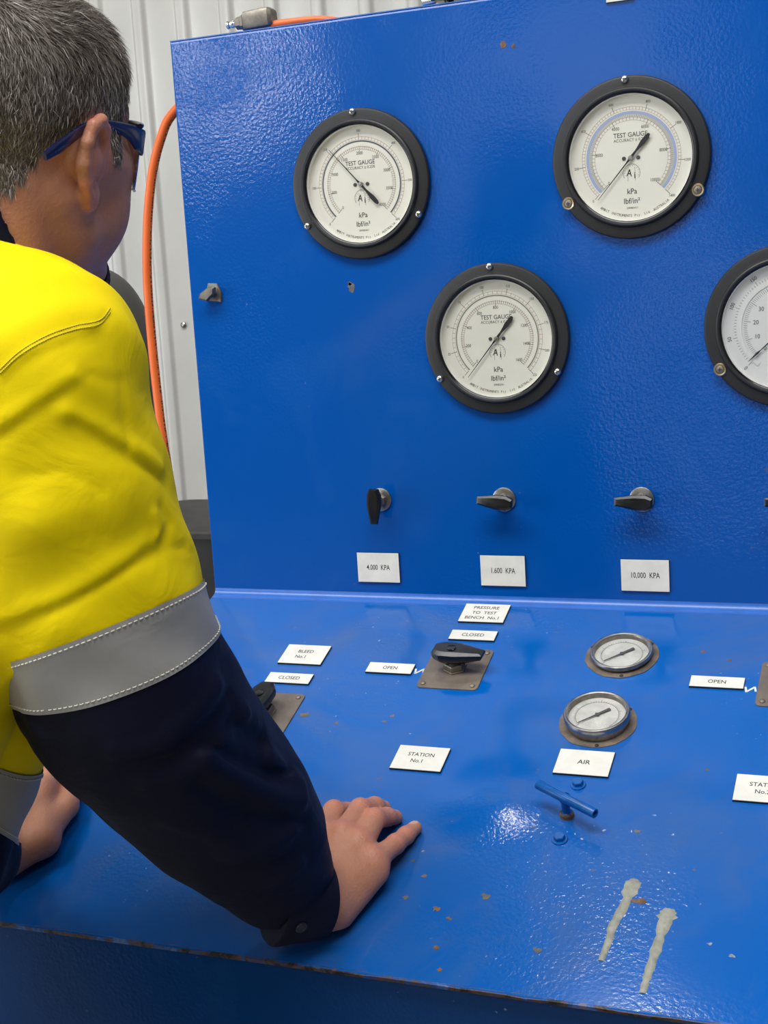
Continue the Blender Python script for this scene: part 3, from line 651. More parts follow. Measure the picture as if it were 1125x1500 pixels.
# ================================================================== small gauges on the desk
def small_gauge(x, d, hgt, tilt, label):
    fr = desk_fr(x, d); L = fr([(0, 0, 0)])[0]; g = thing('small_gauge', L, label, 'gauge', 'small dusty gauges set into the desk')
    rr = np.random.default_rng(int(x + d)); n = 40
    mb = MB(); rim = [(43.5 + 0.8 * rr.normal() * 0.5) for _ in range(n)]
    top = [(r * math.cos(t), r * math.sin(t), 0.8) for r, t in zip(rim, np.linspace(0, 2 * math.pi, n, endpoint=False))]
    mb.loft([[(a, b, 0.0) for a, b, c in top], top]); ring_ = mb.build('rusty_ring', 'rusty_grime', g, fr, L, None)
    for q in (40, 160, 280): MB().lathe([(2.2, 0.7), (2.2, 1.6), (0.01, 1.9)], c=(40.5 * math.cos(deg(q)), 40.5 * math.sin(deg(q)), 0), seg=12).build('hole', 'print_black', ring_, fr, L)
    MB().lathe([(34, 0.5), (34.5, hgt * 0.4), (36.2, hgt * 0.45), (36.8, hgt * 0.6), (36.8, hgt - 2), (36.0, hgt - 0.4), (34.4, hgt), (32.8, hgt - 0.6), (32.2, hgt - 2.2)], seg=64).build('case', 'steel', g, fr, L, 30)
    MB().lathe([(32.3, hgt - 2), (31.9, hgt - 7)], seg=64).build('inner_rim', 'dull_steel', g, fr, L, 40)
    dial = MB().lathe([(32, hgt - 7), (0.01, hgt - 7)], seg=48).build('dial', 'dial_dusty', g, fr, L, None)
    z = hgt - 6.8; mb = MB()
    for k in range(41):
        a = A0 + (A1 - A0) * k / 40; big = k % 10 == 0; bar(mb, (24 * math.cos(a), 24 * math.sin(a)), ((27.5 if big else 26) * math.cos(a), (27.5 if big else 26) * math.sin(a)), 0.5 if big else 0.3, z)
    ring(mb, 24.2, 23.8, z, A1, A0)
    mb.build('scale', 'print_grey', dial, fr, L, None)
    a = deg(222); ca, sa = math.cos(a), math.sin(a); out = [(24, 0.4), (2, 0.9), (0, 3.2), (-3, 1.4), (-17, 1.9)]
    poly = [(u * ca - w * sa, u * sa + w * ca) for u, w in out] + [(u * ca + w * sa, u * sa - w * ca) for u, w in reversed(out)]
    mb = MB(); mb.loft([[(p, q, zz) for p, q in poly] for zz in (z + 1.2, z + 1.9)]); mb.build('pointer', 'print_grey', g, fr, L)
    MB().lathe([(32.4, hgt - 2.0), (0.01, hgt - 2.0)], seg=48).build('glass', 'glass_dusty', g, fr, L, None)
small_gauge(597, 106.5, 9, 1, 'small dusty chrome rimmed gauge sunk low in a rusty ring')
small_gauge(594.5, 233.0, 17, 0, 'small dusty steel gauge standing proud above the AIR plate')

# ================================================================== bar handle
fr = desk_fr(594, 383); L = fr([(0, 0, 0)])[0]
g = thing('bar_handle', L, 'blue tubular T-bar handle on a short stem between two bolts', 'handle')
p0, p1 = np.array([563 - 594, -(370.5 - 383), 26.0]), np.array([630.6 - 594, -(406.4 - 383), 26.0])
dirv = (p1 - p0) / np.linalg.norm(p1 - p0)
mb = MB(); a_ = np.cross(dirv, [0, 0, 1]); b_ = np.cross(dirv, a_)
for_r = lambda c, r: [c + r * (math.cos(q) * a_ + math.sin(q) * b_) for q in np.linspace(0, 2 * math.pi, 20, endpoint=False)]
mb.loft([for_r(p0 + dirv * 6, 3.2), for_r(p0, 3.2), for_r(p0, 4.7), for_r(p0 + 0.4 * dirv, 5.0), for_r(p1 - 0.4 * dirv, 5.0), for_r(p1, 4.7), for_r(p1, 3.2), for_r(p1 - dirv * 6, 3.2)])
mb.build('bar', 'bolt_blue', g, fr, L, 40)
MB().lathe([(5.5, 0), (5.5, 5), (4.2, 6), (4.2, 18), (6.5, 24), (6.0, 26)], c=(0, -2, 0), seg=20).build('stem', 'bolt_blue', g, fr, L)
MB().lathe([(7.5, 0), (7.0, 4), (5.6, 5.5)], c=(0, -2, 0), seg=20).build('packing_nut', 'rust', g, fr, L)

# ================================================================== clamp screw near the left edge of the panel
p = px_panel(313, 430); fr = panel_fr(p[0], p[1]); L = fr([(0, 0, 0)])[0]
g = thing('clamp_screw', L, 'small grimy clamp screw sticking out near the panel side edge', 'screw')
mb = MB(); mb.prism([(-10, -9), (12, -12), (13, 2), (7, 13), (-6, 14), (-9, 5)], 0, 4, 1.2); mb.build('clip', 'dull_steel', g, fr, L)
mb = MB(); mb.tube([(3, 0, 3), (1, 0, 12)], 5, 12); mb.build('shank', 'grime', g, fr, L)
mb = MB(); q = np.array([(-15, -6), (-3, -9.5), (9, 0), (10, 8), (2, 9.5), (-12, 1)]); 
mb.loft([[(a, b, 9.5) for a, b in q * 0.9], [(a, b, 11) for a, b in q], [(a, b, 16) for a, b in q], [(a, b, 18) for a, b in q * 0.8]]); mb.build('head', 'dull_steel', g, fr, L, 40)

# ================================================================== hose coupling, hose and knob on top of the panel
def along(frm, pts): return frm(np.array(pts))
L = W((108, HP + 1.6, -40))[0]
g = thing('hose_coupling', L, 'grey metal hose coupling with a narrow nipple lying on the panel top', 'coupling')
c0 = np.array([74.0, HP + 15.5, -25.0]); c1 = np.array([148.0, HP + 18.0, -22.0]); ax = (c1 - c0) / np.linalg.norm(c1 - c0)
up = np.array([0, 1, 0.0]); sd = np.cross(ax, up); sd /= np.linalg.norm(sd); up = np.cross(sd, ax)
cf = Fr(c0, ax, up, sd)
def sect(x, ry, rz, n=16, p=4.0):
    out = []
    for t_ in np.linspace(0, 2 * math.pi, n, endpoint=False):
        c, s = math.cos(t_), math.sin(t_); out.append((x, ry * math.copysign(abs(c) ** (2 / p), c), rz * math.copysign(abs(s) ** (2 / p), s)))
    return out
mb = MB(); mb.loft([sect(x, r, r, 16, 2) for x, r in ((0, 4.2), (1, 5.2), (4, 5.2), (5, 4.0), (7, 4.0), (8, 5.0), (10, 5.0), (11, 4.2), (15, 4.4))]); mb.build('nipple', 'chrome', g, cf, L, 40)
mb = MB(); mb.loft([sect(14, 7, 7, 6, 2), sect(15, 8, 8, 6, 2), sect(22, 8.6, 8.6, 6, 2), sect(24, 11, 11, 6, 2), sect(28, 11.5, 11.5, 6, 2)]); mb.build('collar', 'dull_steel', g, cf, L, 30)
mb = MB(); mb.loft([sect(27, 9, 9), sect(30, 12, 12), sect(58, 12.8, 12.8), sect(66, 12.2, 12.2), sect(70, 9, 9)]); mb.build('body', 'dull_steel', g, cf, L, 30)
def hose(name, pts, r, label, n=90):
    P = spline(pts, n); L = W(P[0])[0]; seg = 14; mb = MB(); mb.tube(P, r, seg, True, up=(0.3, 0.1, 1))
    me = mesh_from(name, W(np.array(mb.v)) - L, mb.f, 'hose_orange', 60)
    uv = me.uv_layers.new(name='UVMap'); s = np.r_[0, np.cumsum(np.linalg.norm(np.diff(P, axis=0), axis=1))]
    for pl in me.polygons:
        idx = [me.loops[i].vertex_index for i in pl.loop_indices]; vs = [(i % seg) / seg for i in idx]
        wrap = max(vs) - min(vs) > 0.5
        for li, i, v_ in zip(pl.loop_indices, idx, vs): uv.data[li].uv = (s[min(i // seg, n - 1)], v_ + (1 if wrap and v_ < 0.5 else 0))
    o = obj(name, me, None, L); return o
h1 = hose('air_hose', [(70, 705, -50), (20, 690, -48)] + [px_panel(a, b, -50) for a, b in ((252, 168), (236, 202), (224, 249), (218, 300), (215.5, 352), (216, 410), (220, 470), (227, 545), (237, 630), (250, 710), (266, 790))] + [(-60, -40, -70), (-50, -190, -75)], 6.6, '')
tag(h1, 'orange rubber hose hanging in a curve beside the panel', 'hose')
h2 = hose('air_hose', [(110, HP + 7, -23), (135, HP + 7.5, -22), (165, HP + 8.5, -26), (205, HP + 9, -44), (240, HP - 4, -58), (300, HP - 60, -66)], 5.5, '', 40)
tag(h2, 'orange hose end under the metal coupling on the panel top', 'hose')
L = W((372, HP + 1.6, -20))[0]
g = thing('pipe_fitting', L, 'black round fitting with a metal stub on the panel top rim', 'fitting')
kf = Fr((378, HP + 1.6, -18), (1, 0, 0), (0, 0, -1), (0, 1, 0))
MB().lathe([(6, 0), (6, 5), (22, 6), (24, 9), (24, 20), (21, 24), (0.01, 25)], c=(6, 0, 0), seg=32).build('knob_body', 'black_gloss', g, kf, L)
mb = MB(); mb.tube([(-28, 0, 7), (-12, 0, 8)], 4.5, 14); mb.build('stub', 'chrome', g, kf, L)
p = px_panel(909, 0); plate(panel_fr(p[0], p[1] + 8.0), 33, 19, [], 9, 'small white plate at the top of the panel above the lilac ringed gauge', PG)

# ================================================================== things standing behind the bench
L = W((-448, -Z0, -410))[0]
g = thing('gas_cylinder', L, 'dark grey gas cylinder with rounded shoulder standing by the ribbed wall', 'gas cylinder')
cf = Fr((-448, -Z0, -410), (1, 0, 0), (0, 0, -1), (0, 1, 0)); TOP = Z0 + 488
prof = [(112, 0), (118, 8), (118, TOP - 165)] + [(118 * math.cos(a) ** 0.8, TOP - 165 + 150 * math.sin(a)) for a in np.linspace(0.08, 1.36, 14)]
MB().lathe(prof + [(34, TOP - 8), (32, TOP)], seg=48, cap0=True, cap1=True).build('shell', 'dark_grey', g, cf, L, 50)
MB().lathe([(22, TOP), (22, TOP + 14), (14, TOP + 18), (14, TOP + 50), (0.01, TOP + 52)], seg=20).build('valve', 'brass', g, cf, L)
L = W((-120, -Z0, -260))[0]
g = thing('black_bin', L, 'black plastic bin with a lid toned as if lit, standing behind the bench', 'bin')
cf = Fr((-110, -Z0, -270), (1, 0, 0), (0, 0, -1), (0, 1, 0)); TP = Z0 + 62
def rr3(w, d, z, r=40): return [(a, b, z) for a, b in rrect(w, d, r, 5)]
MB().loft([rr3(320, 250, 0), rr3(360, 285, TP - 40), rr3(360, 285, TP - 8)], True, True).build('tub', 'black_plastic', g, cf, L)
MB().loft([rr3(360, 285, TP - 12), rr3(372, 296, TP - 11), rr3(372, 296, TP - 3), rr3(366, 290, TP), rr3(330, 250, TP + 2)], False, True).build('lid', 'rim_lit_tone', g, cf, L)
# ================================================================== high-bay lamp hanging over the bench
LX, LY, LZ = 0.03, 0.37, 4.2
g = thing('high_bay_lamp', (LX, LY, LZ), 'round high-bay lamp hanging from the shed roof over the bench', 'lamp')
MB().lathe([(70, 260), (75, 120), (150, 40), (158, 0), (150, 2), (60, 110), (0.1, 112)], seg=40).build('shade', 'dull_steel', g, lambda p: np.asarray(p) / 1000.0, None, 40)
MB().lathe([(4, 260), (4, 400)], seg=10).build('rod', 'steel', g, lambda p: np.asarray(p) / 1000.0, None, 40)
ld = bpy.data.lights.new('lamp_light', 'AREA'); ld.shape = 'DISK'; ld.size = 0.2; ld.energy = 11; ld.color = (1.0, 0.98, 0.94)
lo_ = bpy.data.objects.new('lamp_light', ld); COL.objects.link(lo_); lo_.parent = g; lo_.location = (0, 0, 0.004)
# ================================================================== the man: implicit surfaces meshed with surface nets (bench mm)
def rc(p, a, b, ra, rb):
    a = np.asarray(a, np.float32); b = np.asarray(b, np.float32); ba = b - a
    t = np.clip(((p - a) @ ba) / (ba @ ba), 0, 1); d = p - a - t[:, None] * ba
    return np.sqrt((d * d).sum(1)) - (ra + (rb - ra) * t)
def ell(p, c, r, A=None):
    q = p - np.asarray(c, np.float32)
    if A is not None: q = q @ np.asarray(A, np.float32)
    r = np.asarray(r, np.float32); q1 = q / r; k0 = np.sqrt((q1 * q1).sum(1)) + 1e-6; q2 = q1 / r; k1 = np.sqrt((q2 * q2).sum(1)) + 1e-9
    return k0 * (k0 - 1) / k1
def su(a, b, k):
    h = np.maximum(k - np.abs(a - b), 0) / k; return np.minimum(a, b) - h * h * k * 0.25
def ss(a, b, k):                                    # a minus b
    return -su(-a, b, k)
def chain(p, pts, rad, k=None):
    f = None
    for i in range(len(pts) - 1):
        g = rc(p, pts[i], pts[i + 1], rad[i], rad[i + 1]); f = g if f is None else (su(f, g, k) if k else np.minimum(f, g))
    return f
def seg_d(p, a, b):
    a = np.asarray(a, np.float32); b = np.asarray(b, np.float32); ba = b - a; t = np.clip(((p - a) @ ba) / (ba @ ba + 1e-9), 0, 1); d = p - a - t[:, None] * ba
    return np.sqrt((d * d).sum(1))
def snets(f, lo, hi, h, blk=16):
    lo = np.asarray(lo, np.float32); n = np.ceil((np.asarray(hi) - lo) / h).astype(int) + 1; n = ((n + blk - 1) // blk) * blk
    F = np.empty(n, np.float32); nb = n // blk
    ci = np.stack(np.meshgrid(*[np.arange(k) for k in nb], indexing='ij'), -1).reshape(-1, 3)
    cen = lo + (ci * blk + (blk - 1) / 2) * h; fc = f(cen.astype(np.float32)); need = np.abs(fc) < blk * h * 0.95 + 12
    loc = np.stack(np.meshgrid(*[np.arange(blk)] * 3, indexing='ij'), -1).reshape(-1, 3)
    Fb = F.reshape(nb[0], blk, nb[1], blk, nb[2], blk)
    for c, v in zip(ci[~need], fc[~need]): Fb[c[0], :, c[1], :, c[2], :] = v
    idx = ci[need]
    for s in range(0, len(idx), 40):
        cc = idx[s:s + 40]; pts = (cc[:, None, :] * blk + loc[None]).reshape(-1, 3); v = f((lo + pts * h).astype(np.float32)).reshape(len(cc), blk, blk, blk)
        for c, q in zip(cc, v): Fb[c[0], :, c[1], :, c[2], :] = q
    S = F < 0; cells = np.zeros(n - 1, np.int8)
    for dx in (0, 1):
        for dy in (0, 1):
            for dz in (0, 1): cells += S[dx:n[0] - 1 + dx, dy:n[1] - 1 + dy, dz:n[2] - 1 + dz]
    act = (cells > 0) & (cells < 8); A = np.argwhere(act); id_ = np.full(n - 1, -1, np.int64); id_[act] = np.arange(len(A))
    acc = np.zeros((len(A), 3)); cnt = np.zeros(len(A))
    for ax in range(3):
        o1, o2 = [a for a in range(3) if a != ax]
        for i in (0, 1):
            for j in (0, 1):
                p0 = A.copy(); p0[:, o1] += i; p0[:, o2] += j; p1 = p0.copy(); p1[:, ax] += 1
                a = F[tuple(p0.T)]; b = F[tuple(p1.T)]; m = (a < 0) != (b < 0); t = a[m] / (a[m] - b[m]); q = p0[m].astype(float); q[:, ax] += t; acc[m] += q; cnt[m] += 1
    V = np.asarray(lo) + acc / cnt[:, None] * h; Q = []
    for ax in range(3):
        o1, o2 = [(1, 2), (2, 0), (0, 1)][ax]; sl0 = [slice(1, n[k] - 1) for k in range(3)]; sl1 = list(sl0); sl0[ax] = slice(0, n[ax] - 1); sl1[ax] = slice(1, n[ax])
        a = S[tuple(sl0)]; b = S[tuple(sl1)]; E_ = np.argwhere(a != b); inside = a[tuple(E_.T)]; off = np.ones(3, int); off[ax] = 0; E_ = E_ + off
        def cid(d1, d2): e = E_.copy(); e[:, o1] += d1; e[:, o2] += d2; return id_[tuple(e.T)]
        q = np.stack([cid(-1, -1), cid(0, -1), cid(0, 0), cid(-1, 0)], 1); q[~inside] = q[~inside][:, ::-1]; Q.append(q)
    Q = np.vstack(Q); Q = Q[(Q >= 0).all(1)]
    return V, Q
def hit(f, px, py, z0=800., z1=1800.):
    d = px_ray(px, py); z = z0
    for _ in range(400):
        v = float(f((CC + d * z).astype(np.float32)[None])[0])
        if v < 0.15: break
        z += max(v * 0.8, 0.3)
        if z > z1: return None
    return CC + d * z
def atp(px, py, z): return CC + px_ray(px, py) * z

import bmesh
def cut_mesh(V, Q, planes, region=None, pred=None):             # planes: (point, normal) keep the side the normal points away from
    bm = bmesh.new(); me = bpy.data.meshes.new('tmp'); me.from_pydata(V.tolist(), [], Q.tolist()); bm.from_mesh(me); bpy.data.meshes.remove(me)
    for co, no in planes:
        co, no = Vector(co), Vector(no)
        if region is None: fs = bm.faces[:]
        else:
            c, r = Vector(region[0]), region[1]; fs = [q for q in bm.faces if (q.calc_center_median() - c).length < r]
        es = {e for q in fs for e in q.edges}; vs = {v for q in fs for v in q.verts}
        bmesh.ops.bisect_plane(bm, geom=list(fs) + list(es) + list(vs), dist=0.02, plane_co=co, plane_no=no)
        kill = [q for q in bm.faces if (q.calc_center_median() - co).dot(no) > 0 and (region is None or (q.calc_center_median() - Vector(region[0])).length < region[1] * 1.05)]
        if pred is not None and kill:
            ok = pred(np.array([q.calc_center_median()[:] for q in kill], np.float32)); kill = [q for q, t_ in zip(kill, ok) if t_]
        bmesh.ops.delete(bm, geom=kill, context='FACES')
    V2 = np.array([v.co[:] for v in bm.verts]); bm.verts.index_update(); F2 = [[v.index for v in q.verts] for q in bm.faces]; bm.free(); return V2, F2

# ---- joints
HEAD_P = np.array([258.9, 535.9, 717.8]); yaw, pit, rol = deg(2.0), deg(-3.6), deg(11.2)
Ry = np.array([[math.cos(yaw), math.sin(yaw), 0], [-math.sin(yaw), math.cos(yaw), 0], [0, 0, 1]])
Rp = np.array([[1, 0, 0], [0, math.cos(pit), math.sin(pit)], [0, -math.sin(pit), math.cos(pit)]])
Rr = np.array([[math.cos(rol), 0, math.sin(rol)], [0, 1, 0], [-math.sin(rol), 0, math.cos(rol)]])
HM = np.array([[1, 0, 0], [0, 0, 1], [0, -1, 0]], float) @ (Ry @ Rp @ Rr)   # head local (right, forward, up) -> bench
def h2b(q): return np.atleast_2d(q) @ HM.T + HEAD_P
def b2h(p): return (p - HEAD_P.astype(np.float32)) @ HM.astype(np.float32)
S_R = atp(45, 560, 1060); ARM_R = [S_R, atp(80, 720, 1080), atp(133, 870, 1105), atp(177, 994, 1135), atp(222, 1058, 1170), atp(270, 1114, 1218), atp(334, 1182, 1258), atp(382, 1240, 1295), atp(410, 1284, 1318), atp(424, 1304, 1326)]
RAD_R = [84, 83, 81, 80, 78, 75, 70, 58, 42, 36]
WR_R = on_desk(394, 575, 36)
S_L = np.array([10, 255, 650.]); E_L = atp(-106, 1240, 1262); WR_L = on_desk(10, 562, 36)
ARM_L = [S_L, atp(-40, 1020, 1225), atp(-80, 1130, 1245), E_L, 0.45 * E_L + 0.55 * WR_L, 0.32 * E_L + 0.68 * WR_L]; RAD_L = [80, 76, 74, 67, 50, 38]
NB = np.array([195., 372, 728]); PELV = np.array([25., -185, 905])
TR = (S_R - S_L) / np.linalg.norm(S_R - S_L); TA = NB - PELV; TA -= (TA @ TR) * TR; TA /= np.linalg.norm(TA); TF = np.cross(TA, TR) * -1; TF = np.cross(TR, TA) * 1.0
TB = np.array([TR, np.cross(TA, TR), TA]).T          # columns right, depth, up
def torso(p, s=0.0):
    f = ell(p, 0.62 * NB + 0.38 * PELV + TR * (-8), (172 - s, 128 - s, 195 - s), TB)
    f = su(f, ell(p, 0.28 * NB + 0.72 * PELV, (160 - s, 130 - s, 190 - s), TB), 60)
    f = su(f, ell(p, PELV + np.array([0, -40, 0]), (165 - s, 128 - s, 120 - s), TB), 60)
    f = su(f, rc(p, atp(-100, 376, 1066), atp(90, 494, 1058), 40 - s * 0.6, 38 - s * 0.6), 25)
    f = su(f, rc(p, atp(-100, 376, 1066), S_L + np.array([25, 55, 25]), 40 - s * 0.6, 48 - s * 0.6), 30)
    for sh in (S_R, S_L): f = su(f, rc(p, NB + np.array([0, 5, 0]), sh + np.array([0, 8, 0]), 62 - s, 70 - s), 55)
    return f
def arm_r0(p): return chain(p, ARM_R, RAD_R, 30)
def arm_l0(p): return chain(p, ARM_L, RAD_L, 25)
def shirt0(p): return su(su(torso(p), arm_r0(p), 45), arm_l0(p), 35)

# ---- folds: picture polylines dropped on to the cloth; (points, height mm, half width mm)
FOLDS = [
 ([(112, 622), (150, 645), (190, 670), (243, 706)], -6, 5), ([(98, 604), (150, 630), (200, 658), (236, 686)], 4, 8),
 ([(0, 640), (50, 606), (110, 566)], -4, 5), ([(0, 622), (50, 590), (108, 552)], 2, 7),
 ([(133, 549), (160, 557), (187, 557)], -4, 4), ([(183, 562), (186, 610), (189, 660)], -3.5, 4), ([(150, 492), (163, 530), (182, 578)], -3, 4),
 ([(236, 742), (248, 766), (240, 796)], -5, 4), ([(226, 752), (234, 775), (228, 800)], 3, 4),
 ([(0, 926), (50, 905), (99, 885), (170, 843), (225, 805), (245, 788)], -4.5, 5), ([(0, 912), (50, 890), (99, 870), (165, 830), (215, 794)], 2.2, 8),
 ([(218, 818), (243, 802), (272, 803)], -4, 3.5), ([(70, 770), (120, 748), (170, 760)], 2.2, 16), ([(30, 700), (90, 690), (150, 720)], -2, 9),
 ([(187, 1124), (256, 1107), (301, 1065), (335, 1022)], -8.7, 6), ([(170, 1098), (240, 1084), (285, 1046), (315, 1004)], 5.075, 10), ([(215, 1148), (275, 1128), (325, 1088), (360, 1048)], 5.075, 8),
 ([(300, 1110), (352, 1142), (404, 1166), (440, 1170)], 10.15, 9), ([(300, 1090), (350, 1116), (390, 1134), (424, 1130)], -11.6, 6), ([(290, 1150), (340, 1180), (395, 1200), (450, 1202)], -8.7, 7),
 ([(338, 1018), (348, 1060), (362, 1105)], -5.8, 4), ([(340, 1062), (365, 1074), (385, 1086)], -18.85, 8), ([(395, 1110), (425, 1135), (440, 1150)], 7.25, 9), ([(330, 1250), (380, 1243), (430, 1222)], 5.075, 8), ([(335, 1272), (390, 1268), (440, 1244)], -6.525, 5), ([(360, 1305), (400, 1295), (440, 1266)], 4.35, 6),
 ([(250, 1200), (300, 1213), (350, 1252)], 3.625, 10), ([(410, 1205), (435, 1235), (452, 1255)], -4.35, 5),
 ([(0, 550), (30, 523), (70, 500), (110, 486), (147, 478)], 2.2, 4), ([(0, 560), (30, 533), (70, 510), (110, 496), (147, 487)], -5.0, 2.8), ([(147, 487), (158, 470), (163, 462)], -4, 2.6),
 ([(0, 1075), (25, 1085), (52, 1110)], -3, 4), ([(0, 1050), (30, 1060), (62, 1080)], 2.5, 7)]
fold_segs = []
for pts, amp, w in FOLDS:
    P3 = [hit(shirt0, x, y) for x, y in pts]; P3 = [q for q in P3 if q is not None]
    if len(P3) < 2: continue
    n = len(P3) - 1
    for i in range(n): fold_segs.append((P3[i], P3[i + 1], amp, w))
def folds(p):
    g = np.zeros(len(p), np.float32); key = {}
    for a, b, amp, w in fold_segs:
        m = (np.abs(p - ((a + b) / 2).astype(np.float32)).max(1) < np.linalg.norm(b - a) / 2 + 3 * w)
        if not m.any(): continue
        e = np.zeros(len(p), np.float32); sd_ = seg_d(p[m], a, b); e[m] = np.exp(-(sd_ / w) ** 2) if amp > 0 else np.exp(-np.sqrt(sd_ ** 2 + 0.8) / (w * 0.62)); k = (amp, w); key[k] = np.maximum(key[k], e) if k in key else e
    for (amp, w), e in key.items(): g += amp * e
    # faint all-over rumple
    g += 1.1 * np.sin(p[:, 0] * 0.045 + p[:, 1] * 0.060 + 1.0) * np.sin(p[:, 1] * 0.037 - p[:, 2] * 0.052) + 0.7 * np.sin(p[:, 0] * 0.11 - p[:, 1] * 0.085 + p[:, 2] * 0.07)
    return g
# tape planes from the picture
def plane3(pts, fn):
    q = [hit(fn, *t) for t in pts]; n = np.cross(q[1] - q[0], q[2] - q[0]); n /= np.linalg.norm(n); c = sum(q) / 3
    return c, (n if n @ (WR_R - S_R) > 0 else -n)
PT = plane3([(8, 972), (150, 922), (278, 864)], arm_r0); PB = plane3([(45, 1046), (170, 1023), (306, 949)], arm_r0)
axl = (ARM_L[3] - ARM_L[1]) / np.linalg.norm(ARM_L[3] - ARM_L[1])
axl = axl + 0.10 * CR[2]; axl /= np.linalg.norm(axl)
def lplane(a, b):
    a, b = hit(arm_l0, *a), hit(arm_l0, *b); t_ = (b - a) / np.linalg.norm(b - a); n = axl - (axl @ t_) * t_; return (a + b) / 2, n / np.linalg.norm(n)
LT = lplane((3, 1127), (38, 1136)); LB = lplane((1, 1221), (14, 1229))
af = (ARM_R[9] - ARM_R[7]) / np.linalg.norm(ARM_R[9] - ARM_R[7])
pd = lambda p, pl: (p - pl[0].astype(np.float32)) @ pl[1].astype(np.float32)
def f_yellow(p):
    a = np.maximum(arm_r0(p), pd(p, PT) - 10); b = np.maximum(arm_l0(p), pd(p, LT) - 10)
    f = su(su(torso(p), a, 30), b, 6)
    f = np.maximum(f, -(p[:, 1] + 300))                                            # hem
    return f - folds(p)
RT, RB_ = 2.5, 2.5
def f_navy_r(p): return np.maximum(np.maximum(arm_r0(p) - folds(p), -pd(p, PB) - 12), pd(p, (ARM_R[9], af)) - 8)
def f_band_r(p): return np.maximum(np.maximum(arm_r0(p) - folds(p) - 1.3, pd(p, PB) - 8), -pd(p, PT) - 8)
afl = (WR_L - E_L) / np.linalg.norm(WR_L - E_L)
def f_navy_l(p): return np.maximum(np.maximum(arm_l0(p) - folds(p), -pd(p, LB) - 12), pd(p, (ARM_L[5], afl)) - 8)
def f_band_l(p): return np.maximum(np.maximum(arm_l0(p) - folds(p) - 1.3, pd(p, LB) - 8), -pd(p, LT) - 8)

PBASE = W((40, -Z0, 960))[0]
person = thing('person', PBASE, 'man in a yellow hi-vis shirt with navy sleeves leaning on the desk', 'person')
def sdf_obj(name, V, F, mat, parent, attrs=None):
    F = F if isinstance(F, list) else F.tolist()
    me = mesh_from(name, W(V) - PBASE, F, mat, 180)
    for k, v in (attrs or {}).items():
        a = me.attributes.new(k, 'FLOAT', 'POINT'); a.data.foreach_set('value', np.asarray(v, np.float32))
    return obj(name, me, parent)
bb = lambda pts, m: (np.min(pts, 0) - m, np.max(pts, 0) + m)
lo, hi = bb([S_R, S_L, NB, PELV, *ARM_R[:4], *ARM_L[:3]], 190); hi[1] = 460; lo[1] = -310
V, Q = snets(f_yellow, lo, hi, 3.0)
F = Q
shirt = sdf_obj('shirt', V, F, 'hivis', person); shirt['label'] = 'bright yellow upper part of the work shirt'
def sleeve_part(name, f, pts, planes, mat, h=3.0, label=None, parent=None):
    lo, hi = bb(pts, 105); V, Q = snets(f, lo, hi, h); V, F = cut_mesh(V, Q, planes); o = sdf_obj(name, V, F, mat, parent or shirt)
    if label: o['label'] = label
    return o
neg = lambda pl: (pl[0], -pl[1])
off = lambda pl, t: (pl[0] + pl[1] * t, pl[1])
sleeve_part('reflective_band', f_band_r, ARM_R[2:5], [PB, neg(PT)], 'tape', 3.0, 'silver grey reflective tape around the sleeve')
sleeve_part('lower_sleeve', f_navy_r, ARM_R[3:], [neg(off(PB, -3)), (ARM_R[9], af)], 'navy', 3.0, 'dark navy lower sleeve')
sleeve_part('reflective_band', f_band_l, ARM_L[1:4], [LB, neg(LT)], 'tape', 3.5, 'silver grey reflective tape around the sleeve')
sleeve_part('lower_sleeve', f_navy_l, ARM_L[2:], [neg(off(LB, -3)), (ARM_L[5], afl)], 'navy', 3.5, 'dark navy lower sleeve')
# stitches along the tape: short threads lying on the surface
def ring_pts(f, c, nrm, n, rmax=140):
    u = np.cross(nrm, [0.3, 1, 0.2]); u /= np.linalg.norm(u); w = np.cross(nrm, u); t = np.linspace(0, 2 * math.pi, n, endpoint=False)
    D = np.cos(t)[:, None] * u + np.sin(t)[:, None] * w; a = np.zeros(n); b = np.full(n, float(rmax))
    for _ in range(30):
        m = (a + b) / 2; v = f((c + D * m[:, None]).astype(np.float32)); ins = v < 0; a = np.where(ins, m, a); b = np.where(ins, b, m)
    return c + D * a[:, None], D
def stitches(f, pl, t, axis_pt, mat, parent, n=420, name='stitching'):
    c = axis_pt + pl[1] * ((pl[0] - axis_pt) @ pl[1] + t); P, D = ring_pts(f, c, pl[1], n); mb = MB(); s = 0.0; k = 0
    L_ = np.r_[0, np.cumsum(np.linalg.norm(np.diff(P, axis=0), axis=1))]; tot = L_[-1]; q = 0.0
    while q < tot - 3:
        a = np.array([np.interp(q, L_, P[:, i]) for i in range(3)]); b = np.array([np.interp(q + 2.9, L_, P[:, i]) for i in range(3)]); n_ = np.array([np.interp(q, L_, D[:, i]) for i in range(3)])
        mid = (a + b) / 2 + n_ * 0.9; mb.tube([a - n_ * 0.2, mid, b - n_ * 0.2], 0.55, 5, False, up=n_ + 0.01); q += 4.6
    o = mb.build(name, mat, parent, idf, PBASE, 60); o['kind'] = 'stuff'
fr_ = lambda p: arm_r0(p) - folds(p) - 1.3
axis_b = ARM_R[3]
bands = [o for o in shirt.children if o.name.startswith('reflective_band')]
stitches(fr_, PT, 4.0, axis_b, 'stitch', shirt); stitches(fr_, PB, -4.0, axis_b, 'stitch', shirt)
fl_ = lambda p: arm_l0(p) - folds(p) - 1.3
stitches(fl_, LT, 4.0, ARM_L[2], 'stitch', shirt); stitches(fl_, LB, -4.0, ARM_L[2], 'stitch', shirt)
mb = MB()
